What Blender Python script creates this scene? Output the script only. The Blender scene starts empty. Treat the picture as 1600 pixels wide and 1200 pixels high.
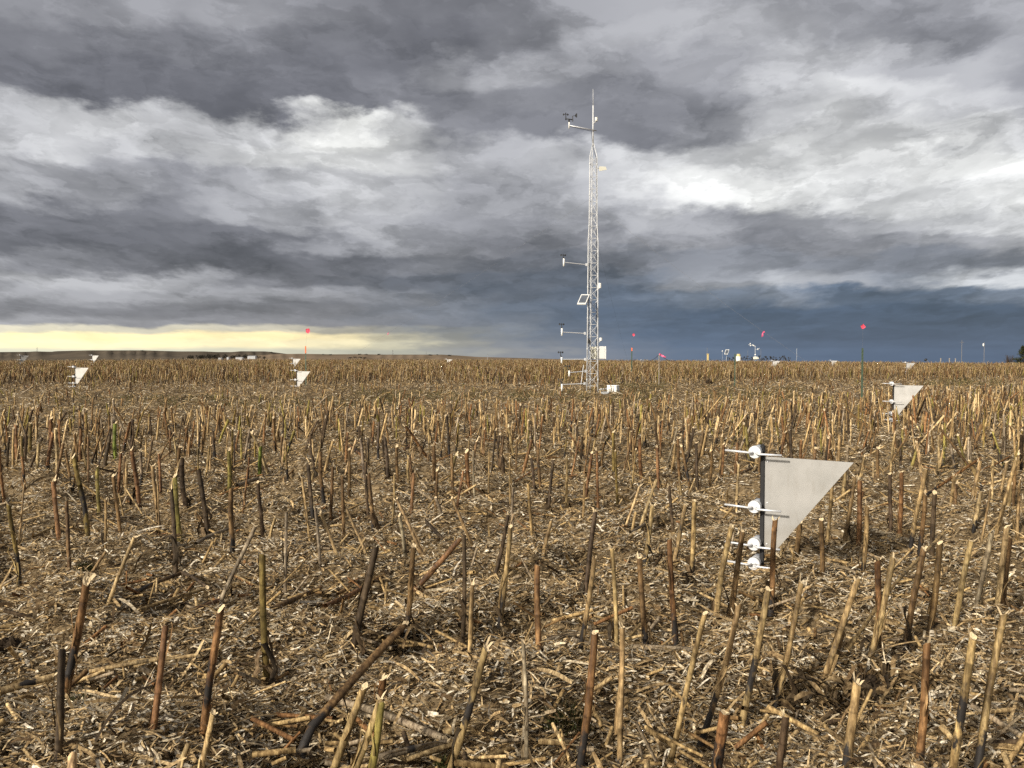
import bpy, math, random
import numpy as np
from mathutils import Vector, Matrix

random.seed(7)
rng = np.random.default_rng(7)
R = math.radians
scene = bpy.context.scene
col = scene.collection

# ------------------------------------------------------------------ camera
FPX, CX, CY, HZ, CAMH = 1288.0, 800.0, 600.0, 557.0, 1.40
PITCH = math.atan((CY - HZ) / FPX)
cam_data = bpy.data.cameras.new("camera")
cam = bpy.data.objects.new("camera", cam_data)
col.objects.link(cam)
cam.location = (0, 0, CAMH)
cam.rotation_euler = (R(90) - PITCH, 0, 0)
cam_data.sensor_fit = 'HORIZONTAL'
cam_data.sensor_width = 36.0
cam_data.lens = 36.0 * FPX / 1600.0
cam_data.clip_start = 0.05
cam_data.clip_end = 20000
scene.camera = cam
scene.view_settings.view_transform = 'Standard'
scene.view_settings.look = 'None'
scene.view_settings.exposure = 0.0
scene.view_settings.gamma = 1.0
scene.view_settings.use_curve_mapping = False
scene.cycles.max_bounces = 5
scene.cycles.diffuse_bounces = 3
scene.cycles.use_denoising = False

# ------------------------------------------------------------------ sun
SUN_EL, SUN_AZ = R(24), R(-136)          # azimuth from +Y towards +X: behind the camera, to its left
sd = Vector((math.sin(SUN_AZ) * math.cos(SUN_EL), math.cos(SUN_AZ) * math.cos(SUN_EL), math.sin(SUN_EL)))
sun_data = bpy.data.lights.new("sun", 'SUN')
sun_data.energy = 5.0
sun_data.angle = R(2.5)
sun_data.color = (1.0, 0.92, 0.80)
sun = bpy.data.objects.new("sun", sun_data)
col.objects.link(sun)
sun.rotation_euler = sd.to_track_quat('Z', 'Y').to_euler()

# ------------------------------------------------------------------ world: storm cloud sky
def lin(c):
    c = c / 255.0
    return c / 12.92 if c <= 0.04045 else ((c + 0.055) / 1.055) ** 2.4

def srgb(r, g, b):
    return (lin(r), lin(g), lin(b))

SKY_ROWS = [0, 50, 100, 150, 200, 250, 300, 350, 380, 410, 440, 460, 485, 503, 514, 526, 538, 550]
SKY = [
 [138,140,145,146,148,130,122,122,136,148,154,156,154,146,140,144,153],
 [118,120,122,122,128,120,112,112,138,156,160,164,164,150,138,140,158],
 [108,106,104,105,110,108,108,152,160,150,140,150,176,175,158,165,135],
 [105,102,102,100,103,106,122,120,132,128,125,140,180,196,190,182,160],
 [176,188,192,184,192,232,205,128,118,116,120,150,188,206,208,205,195],
 [180,186,176,186,205,216,206,166,162,178,190,200,212,216,216,222,226],
 [160,150,150,135,160,185,175,150,152,165,194,218,224,214,204,208,220],
 [110,105,110,120,155,170,160,142,134,148,162,152,134,144,164,188,198],
 [106,98,98,100,110,140,150,136,116,126,142,136,120,126,136,152,168],
 [150,125,110,98,96,96,106,126,102,112,122,128,126,120,116,120,124],
 [166,166,166,152,122,100,93,96,96,99,114,142,166,152,132,186,192],
 [150,150,150,148,145,140,130,110,96,94,98,122,130,106,102,112,122],
 [128,125,122,120,120,118,118,118,106,94,90,88,88,86,86,86,86],
 [158,150,142,134,128,125,125,120,115,106,97,92,88,86,85,85,86],
 [205,203,198,190,176,158,140,126,120,110,101,95,90,87,86,87,88],
 [246,246,242,238,232,212,172,134,124,114,105,99,93,89,88,90,92],
 [246,246,240,236,232,220,190,144,130,119,111,105,99,95,93,94,95],
 [212,212,208,204,200,190,172,152,136,123,116,111,106,101,99,99,99],
]

def sky_colour(i, j):
    y, x, L = SKY_ROWS[i], j * 100, SKY[i][j]
    t = (L - 140) / 100.0
    r, g, b = L * (1 + 0.016 * t - 0.008), L * (1 + 0.014 * t - 0.004), L * (1 - 0.04 * t + 0.032)
    bl = max(0, min(1, (y - 395) / 85)) * max(0, min(1, (x - 500) / 600)) * max(0.12, min(1, (150 - L) / 45))
    r, g, b = r * (1 - 0.19 * bl), g * (1 - 0.03 * bl), b * (1 + 0.14 * bl)
    ye = max(0, 1 - abs(y - 529) / 22) * max(0, min(1, (720 - x) / 250))
    r, g, b = r * (1 + 0.06 * ye), g * (1 - 0.02 * ye), b * (1 - 0.16 * ye)
    wm = max(0, min(1, (y - 505) / 15)) * max(0, min(1, (850 - x) / 250))
    r, g, b = r * (1 + 0.01 * wm), g * 1.0, b * (1 - 0.10 * wm)
    return srgb(min(r, 255), min(g, 255), min(b, 255))

world = bpy.data.worlds.new("World")
scene.world = world
world.use_nodes = True
wt = world.node_tree
wt.nodes.clear()

class N:
    """small helper for node graphs"""
    def __init__(self, tree): self.t = tree
    def node(self, typ, **kw):
        n = self.t.nodes.new(typ)
        for k, v in kw.items(): setattr(n, k, v)
        return n
    def put(self, sock, v):
        if isinstance(v, (int, float)): sock.default_value = v
        elif isinstance(v, (tuple, list)): sock.default_value = v
        else: self.t.links.new(v, sock)
    def math(self, op, a, b=0.0, c=None, clamp=False):
        n = self.node('ShaderNodeMath', operation=op, use_clamp=clamp)
        self.put(n.inputs[0], a); self.put(n.inputs[1], b)
        if c is not None: self.put(n.inputs[2], c)
        return n.outputs[0]
    def vec(self, x, y, z):
        n = self.node('ShaderNodeCombineXYZ')
        self.put(n.inputs[0], x); self.put(n.inputs[1], y); self.put(n.inputs[2], z)
        return n.outputs[0]
    def vmath(self, op, a, b=(0, 0, 0)):
        n = self.node('ShaderNodeVectorMath', operation=op)
        self.put(n.inputs[0], a)
        if op == 'SCALE': self.put(n.inputs[3], b)
        else: self.put(n.inputs[1], b)
        return n.outputs[0]
    def noise(self, v, scale, detail=4, rough=0.5, dist=0.0):
        n = self.node('ShaderNodeTexNoise')
        self.put(n.inputs['Vector'], v); n.inputs['Scale'].default_value = scale
        n.inputs['Detail'].default_value = detail; n.inputs['Roughness'].default_value = rough
        n.inputs['Distortion'].default_value = dist
        return n
    def mix(self, f, a, b, blend='MIX'):
        n = self.node('ShaderNodeMix', data_type='RGBA', blend_type=blend)
        n.clamp_factor = True
        self.put(n.inputs[0], f)
        self.put(n.inputs[6], a if not isinstance(a, tuple) else tuple(a) + ((1,) if len(a) == 3 else ()))
        self.put(n.inputs[7], b if not isinstance(b, tuple) else tuple(b) + ((1,) if len(b) == 3 else ()))
        return n.outputs[2]
    def maprange(self, v, a, b, c=0.0, d=1.0, smooth=False):
        n = self.node('ShaderNodeMapRange')
        n.clamp = True
        if smooth: n.interpolation_type = 'SMOOTHSTEP'
        self.put(n.inputs[0], v); self.put(n.inputs[1], a); self.put(n.inputs[2], b)
        self.put(n.inputs[3], c); self.put(n.inputs[4], d)
        return n.outputs[0]

w = N(wt)
tc = w.node('ShaderNodeTexCoord').outputs['Generated']
sep = w.node('ShaderNodeSeparateXYZ'); wt.links.new(tc, sep.inputs[0])
dx, dy, dz = sep.outputs
yy = w.math('MAXIMUM', w.math('ABSOLUTE', dy), 0.3)
u = w.math('DIVIDE', dx, yy)
v = w.math('DIVIDE', dz, yy)
va = w.math('ABSOLUTE', v)
# perspective of a cloud deck: billows shrink and flatten towards the horizon
pu = w.math('DIVIDE', u, w.math('ADD', va, 0.30))
pv = w.math('LOGARITHM', w.math('ADD', va, 0.075), math.e)
cloud_p = w.vec(w.math('MULTIPLY', pu, 1.05), w.math('MULTIPLY', pv, 1.28), 0.0)
n1 = w.noise(cloud_p, 1.5, 9, 0.60)
n2 = w.noise(cloud_p, 4.5, 7, 0.58)
sc1 = w.node('ShaderNodeSeparateColor'); wt.links.new(n1.outputs['Color'], sc1.inputs[0])
sc2 = w.node('ShaderNodeSeparateColor'); wt.links.new(n2.outputs['Color'], sc2.inputs[0])
du = w.math('ADD', w.math('MULTIPLY', w.math('SUBTRACT', sc1.outputs[0], 0.5), 0.26),
            w.math('MULTIPLY', w.math('SUBTRACT', sc2.outputs[0], 0.5), 0.16))
amp = w.math('MINIMUM', w.math('MULTIPLY_ADD', w.math('MAXIMUM', v, 0.0), 0.52, 0.003), 0.15)
dv = w.math('MULTIPLY', w.math('ADD', w.math('SUBTRACT', sc1.outputs[1], 0.5), w.math('MULTIPLY', w.math('SUBTRACT', sc2.outputs[1], 0.5), 0.8)), amp)
U = w.math('MULTIPLY_ADD', w.math('ADD', u, du), FPX / 1600.0, 0.5)
V = w.math('ADD', v, dv)

def row_v(py):
    return math.tan(math.atan((CY - py) / FPX) - PITCH)

colour = None
prev = None
for i, py in enumerate(SKY_ROWS):
    ramp = w.node('ShaderNodeValToRGB')
    cr = ramp.color_ramp
    cr.interpolation = 'EASE'
    while len(cr.elements) > 1: cr.elements.remove(cr.elements[-1])
    for j in range(17):
        e = cr.elements[0] if j == 0 else cr.elements.new(j / 16)
        e.position = j / 16
        e.color = sky_colour(i, j) + (1,)
    wt.links.new(U, ramp.inputs[0])
    if colour is None:
        colour = ramp.outputs[0]
    else:
        rv_ = row_v(py); f = w.maprange(V, prev + (rv_ - prev) * 0.18, prev + (rv_ - prev) * 0.82, smooth=True)
        colour = w.mix(f, colour, ramp.outputs[0])
    prev = row_v(py)
# billows: rounded lumps (smooth cells, several octaves) shaded from above by two offset samples
warp = w.vmath('ADD', cloud_p, w.vmath('SCALE', w.vmath('SUBTRACT', n2.outputs['Color'], (0.5, 0.5, 0.5)), 0.35))
def lumps(vec, scale, detail):
    vo = w.node('ShaderNodeTexVoronoi', feature='SMOOTH_F1', voronoi_dimensions='2D')
    vo.normalize = True
    w.put(vo.inputs['Vector'], vec)
    vo.inputs['Scale'].default_value = scale
    vo.inputs['Detail'].default_value = detail
    vo.inputs['Roughness'].default_value = 0.5
    vo.inputs['Smoothness'].default_value = 0.6
    return vo.outputs['Distance']
L0 = lumps(warp, 2.0, 3.0)
L1 = lumps(w.vmath('ADD', warp, (0.03, 0.09, 0.0)), 2.0, 3.0)
b0 = w.noise(cloud_p, 2.2, 9, 0.54)
b1 = w.noise(w.vmath('ADD', cloud_p, (0.03, 0.09, 0.0)), 2.2, 9, 0.54)
relief = w.math('ADD', w.math('MULTIPLY', w.math('SUBTRACT', L1, L0), 1.5), w.math('MULTIPLY', w.math('SUBTRACT', b0.outputs['Fac'], b1.outputs['Fac']), 1.3))
fade = w.maprange(v, 0.004, 0.08, 0.10, 1.0)
gain = w.math('MULTIPLY_ADD', relief, fade, 1.25)
gain = w.math('ADD', gain, w.math('MULTIPLY', w.math('SUBTRACT', b0.outputs['Fac'], 0.5), w.math('MULTIPLY', fade, 0.35)))
for (sc_, off_, a_) in ((1.6, (3.1, 1.7, 0.0), 0.22), (3.4, (7.3, 2.2, 0.0), 0.22), (7.0, (1.3, 9.2, 0.0), 0.14)):
    e_ = w.noise(w.vmath('ADD', warp, off_), sc_, 7, 0.56)
    m_ = w.maprange(e_.outputs['Fac'], 0.48, 0.56, -0.5, 0.5, smooth=True)
    gain = w.math('ADD', gain, w.math('MULTIPLY', m_, w.math('MULTIPLY', fade, a_)))
gain = w.math('MAXIMUM', gain, 0.72)
gain = w.math('MINIMUM', gain, 1.5)
clouds = w.vmath('SCALE', colour, gain)
nish = w.node('ShaderNodeTexSky', sky_type='NISHITA')
nish.sun_disc = False
nish.sun_elevation = SUN_EL
nish.sun_rotation = SUN_AZ
nish.altitude = 500
nish_dim = w.vmath('SCALE', nish.outputs[0], 0.08)
# broad warm glow added around the sun, out of view, to soften shadows
sdot = w.node('ShaderNodeVectorMath', operation='DOT_PRODUCT'); w.put(sdot.inputs[0], tc); sdot.inputs[1].default_value = tuple(sd)
lobe = w.math('POWER', w.math('MAXIMUM', sdot.outputs['Value'], 0.0), 7.0)
sun_glow = w.vmath('SCALE', w.vec(1.0, 0.90, 0.74), w.math('MULTIPLY', lobe, 3.4))
final = w.mix(0.94, nish_dim, w.vmath('ADD', clouds, sun_glow))
bg = w.node('ShaderNodeBackground'); wt.links.new(final, bg.inputs[0]); bg.inputs[1].default_value = 1.0
wo = w.node('ShaderNodeOutputWorld'); wt.links.new(bg.outputs[0], wo.inputs[0])
world.cycles.sampling_method = 'MANUAL'
world.cycles.sample_map_resolution = 256

# ------------------------------------------------------------------ terrain and pixel rays
def crest_height(t):
    xs = [-1.2, -0.6, -0.45, -0.26, 0.1, 0.35, 0.6, 1.2]
    zs = [0.64, 0.64, 0.66, 0.62, 0.54, 0.46, 0.38, 0.36]
    return np.interp(t, xs, zs)

def ground_z(x, y):
    x = np.asarray(x, float); y = np.asarray(y, float)
    d = np.sqrt(x * x + y * y)
    front = np.clip(y / np.maximum(d, 1e-6), 0, 1)
    A = crest_height(x / np.maximum(np.abs(y), 1e-3)) * front
    t = np.clip((d - 8) / 76, 0, 1)
    z = A * (1 - (1 - t) ** 1.6)
    fall = np.maximum(d - 86, 0)
    z = z - np.where(fall < 300, 0.035 * fall * np.minimum(fall / 25, 1), 10.5 + 0.009 * (fall - 300))
    return z

def ray(px, py):
    c = Vector(((px - CX) / FPX, (CY - py) / FPX, -1.0))
    d = Matrix.Rotation(R(90) - PITCH, 3, 'X') @ c
    return d

def at(px, py, Y):
    """point at depth Y (metres ahead of the photographer) seen at this pixel"""
    d = ray(px, py)
    return Vector((0, 0, CAMH)) + d * (Y / d.y)

def ground_hit(px, py, zoff=0.0):
    d = ray(px, py)
    y = 1.2
    last = None
    while y < 95:
        p = Vector((0, 0, CAMH)) + d * (y / d.y)
        h = p.z - (float(ground_z(p.x, p.y)) + zoff)
        if h <= 0:
            if last:
                y0, h0 = last
                y = y0 + (y - y0) * h0 / (h0 - h)
                p = Vector((0, 0, CAMH)) + d * (y / d.y)
            return p
        last = (y, h)
        y *= 1.01
    p = Vector((0, 0, CAMH)) + d * (80 / d.y)
    p.z = float(ground_z(p.x, p.y))
    return p

def on_ground(x, y):
    return Vector((x, y, float(ground_z(x, y))))

# ------------------------------------------------------------------ mesh helpers
class MB:
    def __init__(self):
        self.v, self.f, self.c = [], [], []
        self.cur = (1, 1, 1, 0)
    def add(self, verts, faces, colour=None):
        o = len(self.v)
        self.v += [tuple(p) for p in verts]
        self.f += [tuple(i + o for i in f) for f in faces]
        cc = colour or self.cur
        if isinstance(cc, list): self.c += cc
        else: self.c += [cc] * len(verts)
    def tube(self, pts, radii, n=8, cap=True, squash=1.0, colour=None):
        pts = [Vector(p) for p in pts]
        if not isinstance(radii, (list, tuple)): radii = [radii] * len(pts)
        up = None
        vs, fs = [], []
        for i, p in enumerate(pts):
            t = (pts[min(i + 1, len(pts) - 1)] - pts[max(i - 1, 0)])
            t = t.normalized() if t.length > 1e-9 else Vector((0, 0, 1))
            if up is None:
                up = Vector((0, 0, 1)) if abs(t.z) < 0.9 else Vector((1, 0, 0))
            a = t.cross(up)
            if a.length < 1e-6: a = t.orthogonal()
            a.normalize()
            b = t.cross(a).normalized()
            up = -b if False else up
            for k in range(n):
                th = 2 * math.pi * k / n
                vs.append(p + a * math.cos(th) * radii[i] + b * math.sin(th) * radii[i] * squash)
        m = len(pts)
        for i in range(m - 1):
            for k in range(n):
                k2 = (k + 1) % n
                fs.append((i * n + k, i * n + k2, (i + 1) * n + k2, (i + 1) * n + k))
        if cap:
            fs.append(tuple(range(n - 1, -1, -1)))
            fs.append(tuple((m - 1) * n + k for k in range(n)))
        self.add(vs, fs, colour)
    def box(self, c, size, axes=None, bevel=0.0, colour=None):
        c = Vector(c); sx, sy, sz = [s / 2 for s in size]
        ax = axes or (Vector((1, 0, 0)), Vector((0, 1, 0)), Vector((0, 0, 1)))
        if bevel <= 0:
            vs = [c + ax[0] * sx * i + ax[1] * sy * j + ax[2] * sz * k for i in (-1, 1) for j in (-1, 1) for k in (-1, 1)]
            fs = [(0, 1, 3, 2), (4, 6, 7, 5), (0, 4, 5, 1), (2, 3, 7, 6), (0, 2, 6, 4), (1, 5, 7, 3)]
            self.add(vs, fs, colour)
            return
        # bevelled: rings of an octagonal outline
        b = bevel
        ring = [(-sx + b, -sy), (sx - b, -sy), (sx, -sy + b), (sx, sy - b), (sx - b, sy), (-sx + b, sy), (-sx, sy - b), (-sx, -sy + b)]
        vs, fs = [], []
        for (z, sc) in ((-sz, b), (-sz + b, 0), (sz - b, 0), (sz, b)):
            for (x, y) in ring:
                x2 = x - math.copysign(min(sc, abs(x)), x); y2 = y - math.copysign(min(sc, abs(y)), y)
                vs.append(c + ax[0] * x2 + ax[1] * y2 + ax[2] * z)
        for i in range(3):
            for k in range(8):
                k2 = (k + 1) % 8
                fs.append((i * 8 + k, i * 8 + k2, (i + 1) * 8 + k2, (i + 1) * 8 + k))
        fs.append(tuple(range(7, -1, -1))); fs.append(tuple(24 + k for k in range(8)))
        self.add(vs, fs, colour)
    def lathe(self, c, axis, prof, n=14, colour=None):
        """prof: (distance along axis, radius)"""
        c = Vector(c); t = Vector(axis).normalized()
        a = t.orthogonal().normalized(); b = t.cross(a)
        vs, fs = [], []
        for (s, r) in prof:
            for k in range(n):
                th = 2 * math.pi * k / n
                vs.append(c + t * s + (a * math.cos(th) + b * math.sin(th)) * max(r, 1e-4))
        for i in range(len(prof) - 1):
            for k in range(n):
                k2 = (k + 1) % n
                fs.append((i * n + k, i * n + k2, (i + 1) * n + k2, (i + 1) * n + k))
        fs.append(tuple(range(n - 1, -1, -1))); fs.append(tuple((len(prof) - 1) * n + k for k in range(n)))
        self.add(vs, fs, colour)
    def sheet(self, outline, thick, normal, colour=None):
        nn = Vector(normal).normalized() * thick / 2
        o = [Vector(p) for p in outline]; n = len(o)
        vs = [p + nn for p in o] + [p - nn for p in o]
        fs = [tuple(range(n)), tuple(range(2 * n - 1, n - 1, -1))]
        for k in range(n):
            k2 = (k + 1) % n
            fs.append((k, n + k, n + k2, k2))
        self.add(vs, fs, colour)
    def blob(self, c, r, seed=0, n=10, m=7, rough=0.2, colour=None, flat=(1, 1, 1)):
        rr = random.Random(seed)
        ph = [rr.uniform(0, 6.28) for _ in range(6)]
        vs, fs = [], []
        c = Vector(c)
        for i in range(m + 1):
            th = math.pi * i / m
            for k in range(n):
                p = 2 * math.pi * k / n
                q = 1 + rough * (math.sin(3 * p + ph[0] + 2 * th) * 0.5 + math.sin(5 * th + ph[1] + p) * 0.4 + rr.uniform(-0.4, 0.4))
                if i in (0, m): q = 1
                vs.append(c + Vector((math.sin(th) * math.cos(p) * flat[0], math.sin(th) * math.sin(p) * flat[1], math.cos(th) * flat[2])) * r * q)
        for i in range(m):
            for k in range(n):
                k2 = (k + 1) % n
                fs.append((i * n + k, (i + 1) * n + k, (i + 1) * n + k2, i * n + k2))
        self.add(vs, fs, colour)
    def build(self, name, mat, parent=None, origin=(0, 0, 0), smooth=False):
        me = bpy.data.meshes.new(name)
        o = Vector(origin)
        me.from_pydata([tuple(Vector(p) - o) for p in self.v], [], self.f)
        at_ = me.color_attributes.new('tint', 'FLOAT_COLOR', 'POINT')
        at_.data.foreach_set('color', np.array(self.c, dtype=np.float32).ravel())
        if smooth:
            me.polygons.foreach_set('use_smooth', [True] * len(me.polygons))
        me.materials.append(mat)
        me.update()
        ob = bpy.data.objects.new(name, me)
        col.objects.link(ob)
        if parent is not None: ob.parent = parent
        else: ob.location = o
        return ob

def big_mesh(name, verts, quads, tris, colours, mat, smooth=True):
    """numpy arrays straight into one mesh object"""
    me = bpy.data.meshes.new(name)
    nv = len(verts); nq = 0 if quads is None else len(quads); nt = 0 if tris is None else len(tris)
    me.vertices.add(nv)
    me.vertices.foreach_set('co', np.ascontiguousarray(verts, dtype=np.float32).ravel())
    loops = np.concatenate([a.ravel() for a in (quads, tris) if a is not None and len(a)]).astype(np.int32)
    starts = np.concatenate([np.arange(nq) * 4, nq * 4 + np.arange(nt) * 3]).astype(np.int32)
    me.loops.add(len(loops)); me.loops.foreach_set('vertex_index', loops)
    me.polygons.add(nq + nt); me.polygons.foreach_set('loop_start', starts)
    try:
        me.polygons.foreach_set('loop_total', np.concatenate([np.full(nq, 4), np.full(nt, 3)]).astype(np.int32))
    except Exception:
        pass
    me.update(calc_edges=True)
    if smooth: me.polygons.foreach_set('use_smooth', np.ones(nq + nt, dtype=bool))
    if colours is not None:
        a = me.color_attributes.new('tint', 'FLOAT_COLOR', 'POINT')
        a.data.foreach_set('color', np.ascontiguousarray(colours, dtype=np.float32).ravel())
    me.materials.append(mat)
    me.validate()
    ob = bpy.data.objects.new(name, me)
    col.objects.link(ob)
    return ob

def tag(o, label=None, cat=None, group=None, kind=None):
    if label: o['label'] = label
    if cat: o['category'] = cat
    if group: o['group'] = group
    if kind: o['kind'] = kind
    return o

def empty(name, loc, rz=0.0):
    o = bpy.data.objects.new(name, None)
    o.empty_display_size = 0.2
    o.location = loc; o.rotation_euler = (0, 0, rz)
    col.objects.link(o)
    return o

def copy_tree(o, parent=None):
    c = o.copy(); col.objects.link(c); c.parent = parent
    for ch in o.children: copy_tree(ch, c)
    return c

# ------------------------------------------------------------------ materials
def new_mat(name):
    m = bpy.data.materials.new(name); m.use_nodes = True
    t = m.node_tree
    return m, N(t), t.nodes['Principled BSDF']

def plain(name, c, rough=0.5, metal=0.0, vary=0.12, scale=9.0, bump=0.0):
    m, n, p = new_mat(name)
    pos = n.node('ShaderNodeNewGeometry').outputs['Position']
    no = n.noise(pos, scale, 5, 0.6)
    dark = tuple(x * (1 - vary) for x in c); lite = tuple(min(1, x * (1 + vary)) for x in c)
    n.put(p.inputs['Base Color'], n.mix(n.maprange(no.outputs['Fac'], 0.3, 0.7), dark, lite))
    p.inputs['Roughness'].default_value = rough
    p.inputs['Metallic'].default_value = metal
    if bump:
        b = n.node('ShaderNodeBump'); b.inputs['Strength'].default_value = bump; b.inputs['Distance'].default_value = 0.01
        n.put(b.inputs['Height'], no.outputs['Fac']); n.put(p.inputs['Normal'], b.outputs[0])
    return m

def tinted(name, rough=0.75, fibre=True, spec=0.25):
    """colour comes from each mesh's tint attribute; alpha is how far rot has blackened the rind"""
    m, n, p = new_mat(name)
    a = n.node('ShaderNodeVertexColor', layer_name='tint')
    pos = n.node('ShaderNodeNewGeometry').outputs['Position']
    no = n.noise(n.vmath('MULTIPLY', pos, (1, 1, 0.16)), 190.0, 3, 0.6)
    st = n.noise(n.vmath('MULTIPLY', pos, (1, 1, 0.07)), 75.0, 3, 0.6)
    no2 = n.noise(n.vmath('MULTIPLY', pos, (1, 1, 0.5)), 42.0, 5, 0.65)
    c = n.mix(n.maprange(no.outputs['Fac'], 0.32, 0.68), (0.66, 0.64, 0.62), (1.22, 1.22, 1.22))
    c = n.mix(1.0, a.outputs['Color'], c, 'MULTIPLY')
    c = n.mix(1.0, c, n.mix(n.maprange(st.outputs['Fac'], 0.36, 0.62), (0.55, 0.50, 0.46), (1.16, 1.15, 1.12)), 'MULTIPLY')
    c2 = n.mix(n.maprange(no2.outputs['Fac'], 0.35, 0.7), (0.42, 0.39, 0.36), (1.24, 1.23, 1.2))
    c = n.mix(1.0, c, c2, 'MULTIPLY')
    no3 = n.noise(n.vmath('MULTIPLY', pos, (1, 1, 0.45)), 34.0, 4, 0.6)
    ch = n.maprange(n.math('ADD', n.math('MULTIPLY', n.math('SUBTRACT', no3.outputs['Fac'], 0.5), 2.3), a.outputs['Alpha']), 0.42, 0.72)
    c = n.mix(ch, c, (0.021, 0.018, 0.016))
    n.put(p.inputs['Base Color'], c)
    p.inputs['Roughness'].default_value = rough
    p.inputs['Specular IOR Level'].default_value = spec
    if fibre:
        b = n.node('ShaderNodeBump'); b.inputs['Strength'].default_value = 0.35; b.inputs['Distance'].default_value = 0.003
        n.put(b.inputs['Height'], no.outputs['Fac']); n.put(p.inputs['Normal'], b.outputs[0])
    return m

M_STALK = tinted('stalk_rind', 0.62)
M_PITH = plain('stalk_pith', (0.56, 0.44, 0.27), 0.9, vary=0.25, scale=220)
M_LEAF = tinted('dead_leaf', 0.85, spec=0.1)
M_LITTER = tinted('field_litter', 0.8, spec=0.15)
M_STUB = tinted('stubble_rind', 0.75, fibre=False, spec=0.15)
M_GREEN = tinted('green_blade', 0.7, fibre=False, spec=0.2)
M_WHITE = plain('white_paint', (0.80, 0.80, 0.76), 0.45, vary=0.05)
M_TOWER = plain('galvanised_white', (0.56, 0.57, 0.575), 0.5, vary=0.16, scale=5)
M_PLASTIC = plain('bottle_plastic', (0.60, 0.61, 0.62), 0.35, vary=0.10, scale=40)
M_TUBE = plain('tube_aluminium', (0.56, 0.57, 0.58), 0.35, 0.25, vary=0.05, scale=30)
M_BLACK = plain('black_steel', (0.010, 0.010, 0.011), 0.75, vary=0.3, scale=40)
M_DKPLASTIC = plain('black_plastic', (0.015, 0.016, 0.018), 0.55, vary=0.2)
M_CABLE = plain('black_cable', (0.02, 0.02, 0.02), 0.6, vary=0.2)
M_PANELCELL = plain('solar_cells', (0.10, 0.115, 0.14), 0.25, vary=0.2, scale=5)
M_CREAM = plain('cream_plastic', (0.72, 0.70, 0.58), 0.5, vary=0.06)
M_GREY = plain('grey_plastic', (0.48, 0.50, 0.51), 0.6, vary=0.12)
M_WIRE = plain('guy_wire_steel', (0.12, 0.12, 0.125), 0.6, 0.0, vary=0.1)
M_TPOST = plain('green_painted_steel', (0.055, 0.085, 0.055), 0.55, vary=0.3, scale=20)
M_ORANGE = plain('orange_paint', (0.75, 0.16, 0.05), 0.6, vary=0.15)
M_PINK = plain('pink_flagging', (0.72, 0.07, 0.12), 0.6, vary=0.08)
M_HOTPINK = plain('hot_pink_flagging', (0.66, 0.12, 0.24), 0.6, vary=0.08)
M_WOODPOLE = plain('weathered_wood', (0.26, 0.23, 0.19), 0.8, vary=0.25, scale=4)
M_DIMPOLE = plain('weathered_grey_pole', (0.15, 0.145, 0.14), 0.8, vary=0.2)
M_TAN = plain('tan_paint', (0.55, 0.43, 0.18), 0.6, vary=0.1)
M_BARNWHITE = plain('white_barn_steel', (0.40, 0.41, 0.42), 0.5, vary=0.05, scale=0.5)
M_STEELGREY = plain('pylon_steel', (0.22, 0.22, 0.22), 0.6, vary=0.1, scale=0.3)

def vane_metal(name, k):
    m, n, p = new_mat(name)
    tcn = n.node('ShaderNodeTexCoord').outputs['Object']
    bl = n.noise(tcn, 5.0, 4, 0.6)
    c = n.mix(n.maprange(bl.outputs['Fac'], 0.3, 0.7), (0.365 * k, 0.36 * k, 0.34 * k), (0.46 * k, 0.45 * k, 0.43 * k))
    sm = n.noise(n.vmath('MULTIPLY', tcn, (9, 9, 3)), 3.0, 6, 0.65)
    c = n.mix(n.math('MULTIPLY', n.maprange(sm.outputs['Fac'], 0.52, 0.70), 0.35), c, (0.30 * k, 0.275 * k, 0.235 * k))
    scn = n.noise(n.vmath('MULTIPLY', tcn, (6, 6, 220)), 1.0, 2, 0.5)
    c = n.mix(n.math('MULTIPLY', n.maprange(scn.outputs['Fac'], 0.66, 0.70), 0.25), c, (0.62 * k, 0.60 * k, 0.56 * k))
    dz_ = n.node('ShaderNodeSeparateXYZ'); n.put(dz_.inputs[0], tcn)
    c = n.mix(n.math('MULTIPLY', n.maprange(n.math('ADD', dz_.outputs[2], n.math('MULTIPLY', bl.outputs['Fac'], 0.25)), 0.48, 0.30), 0.4), c, (0.34 * k, 0.29 * k, 0.215 * k))
    n.put(p.inputs['Base Color'], c)
    p.inputs['Metallic'].default_value = 0.12
    n.put(p.inputs['Roughness'], n.maprange(bl.outputs['Fac'], 0.3, 0.7, 0.42, 0.58))
    return m
M_VANE = vane_metal('bright_sheet_metal', 1.12)
M_DULL = vane_metal('dull_sheet_metal', 0.70)

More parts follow.
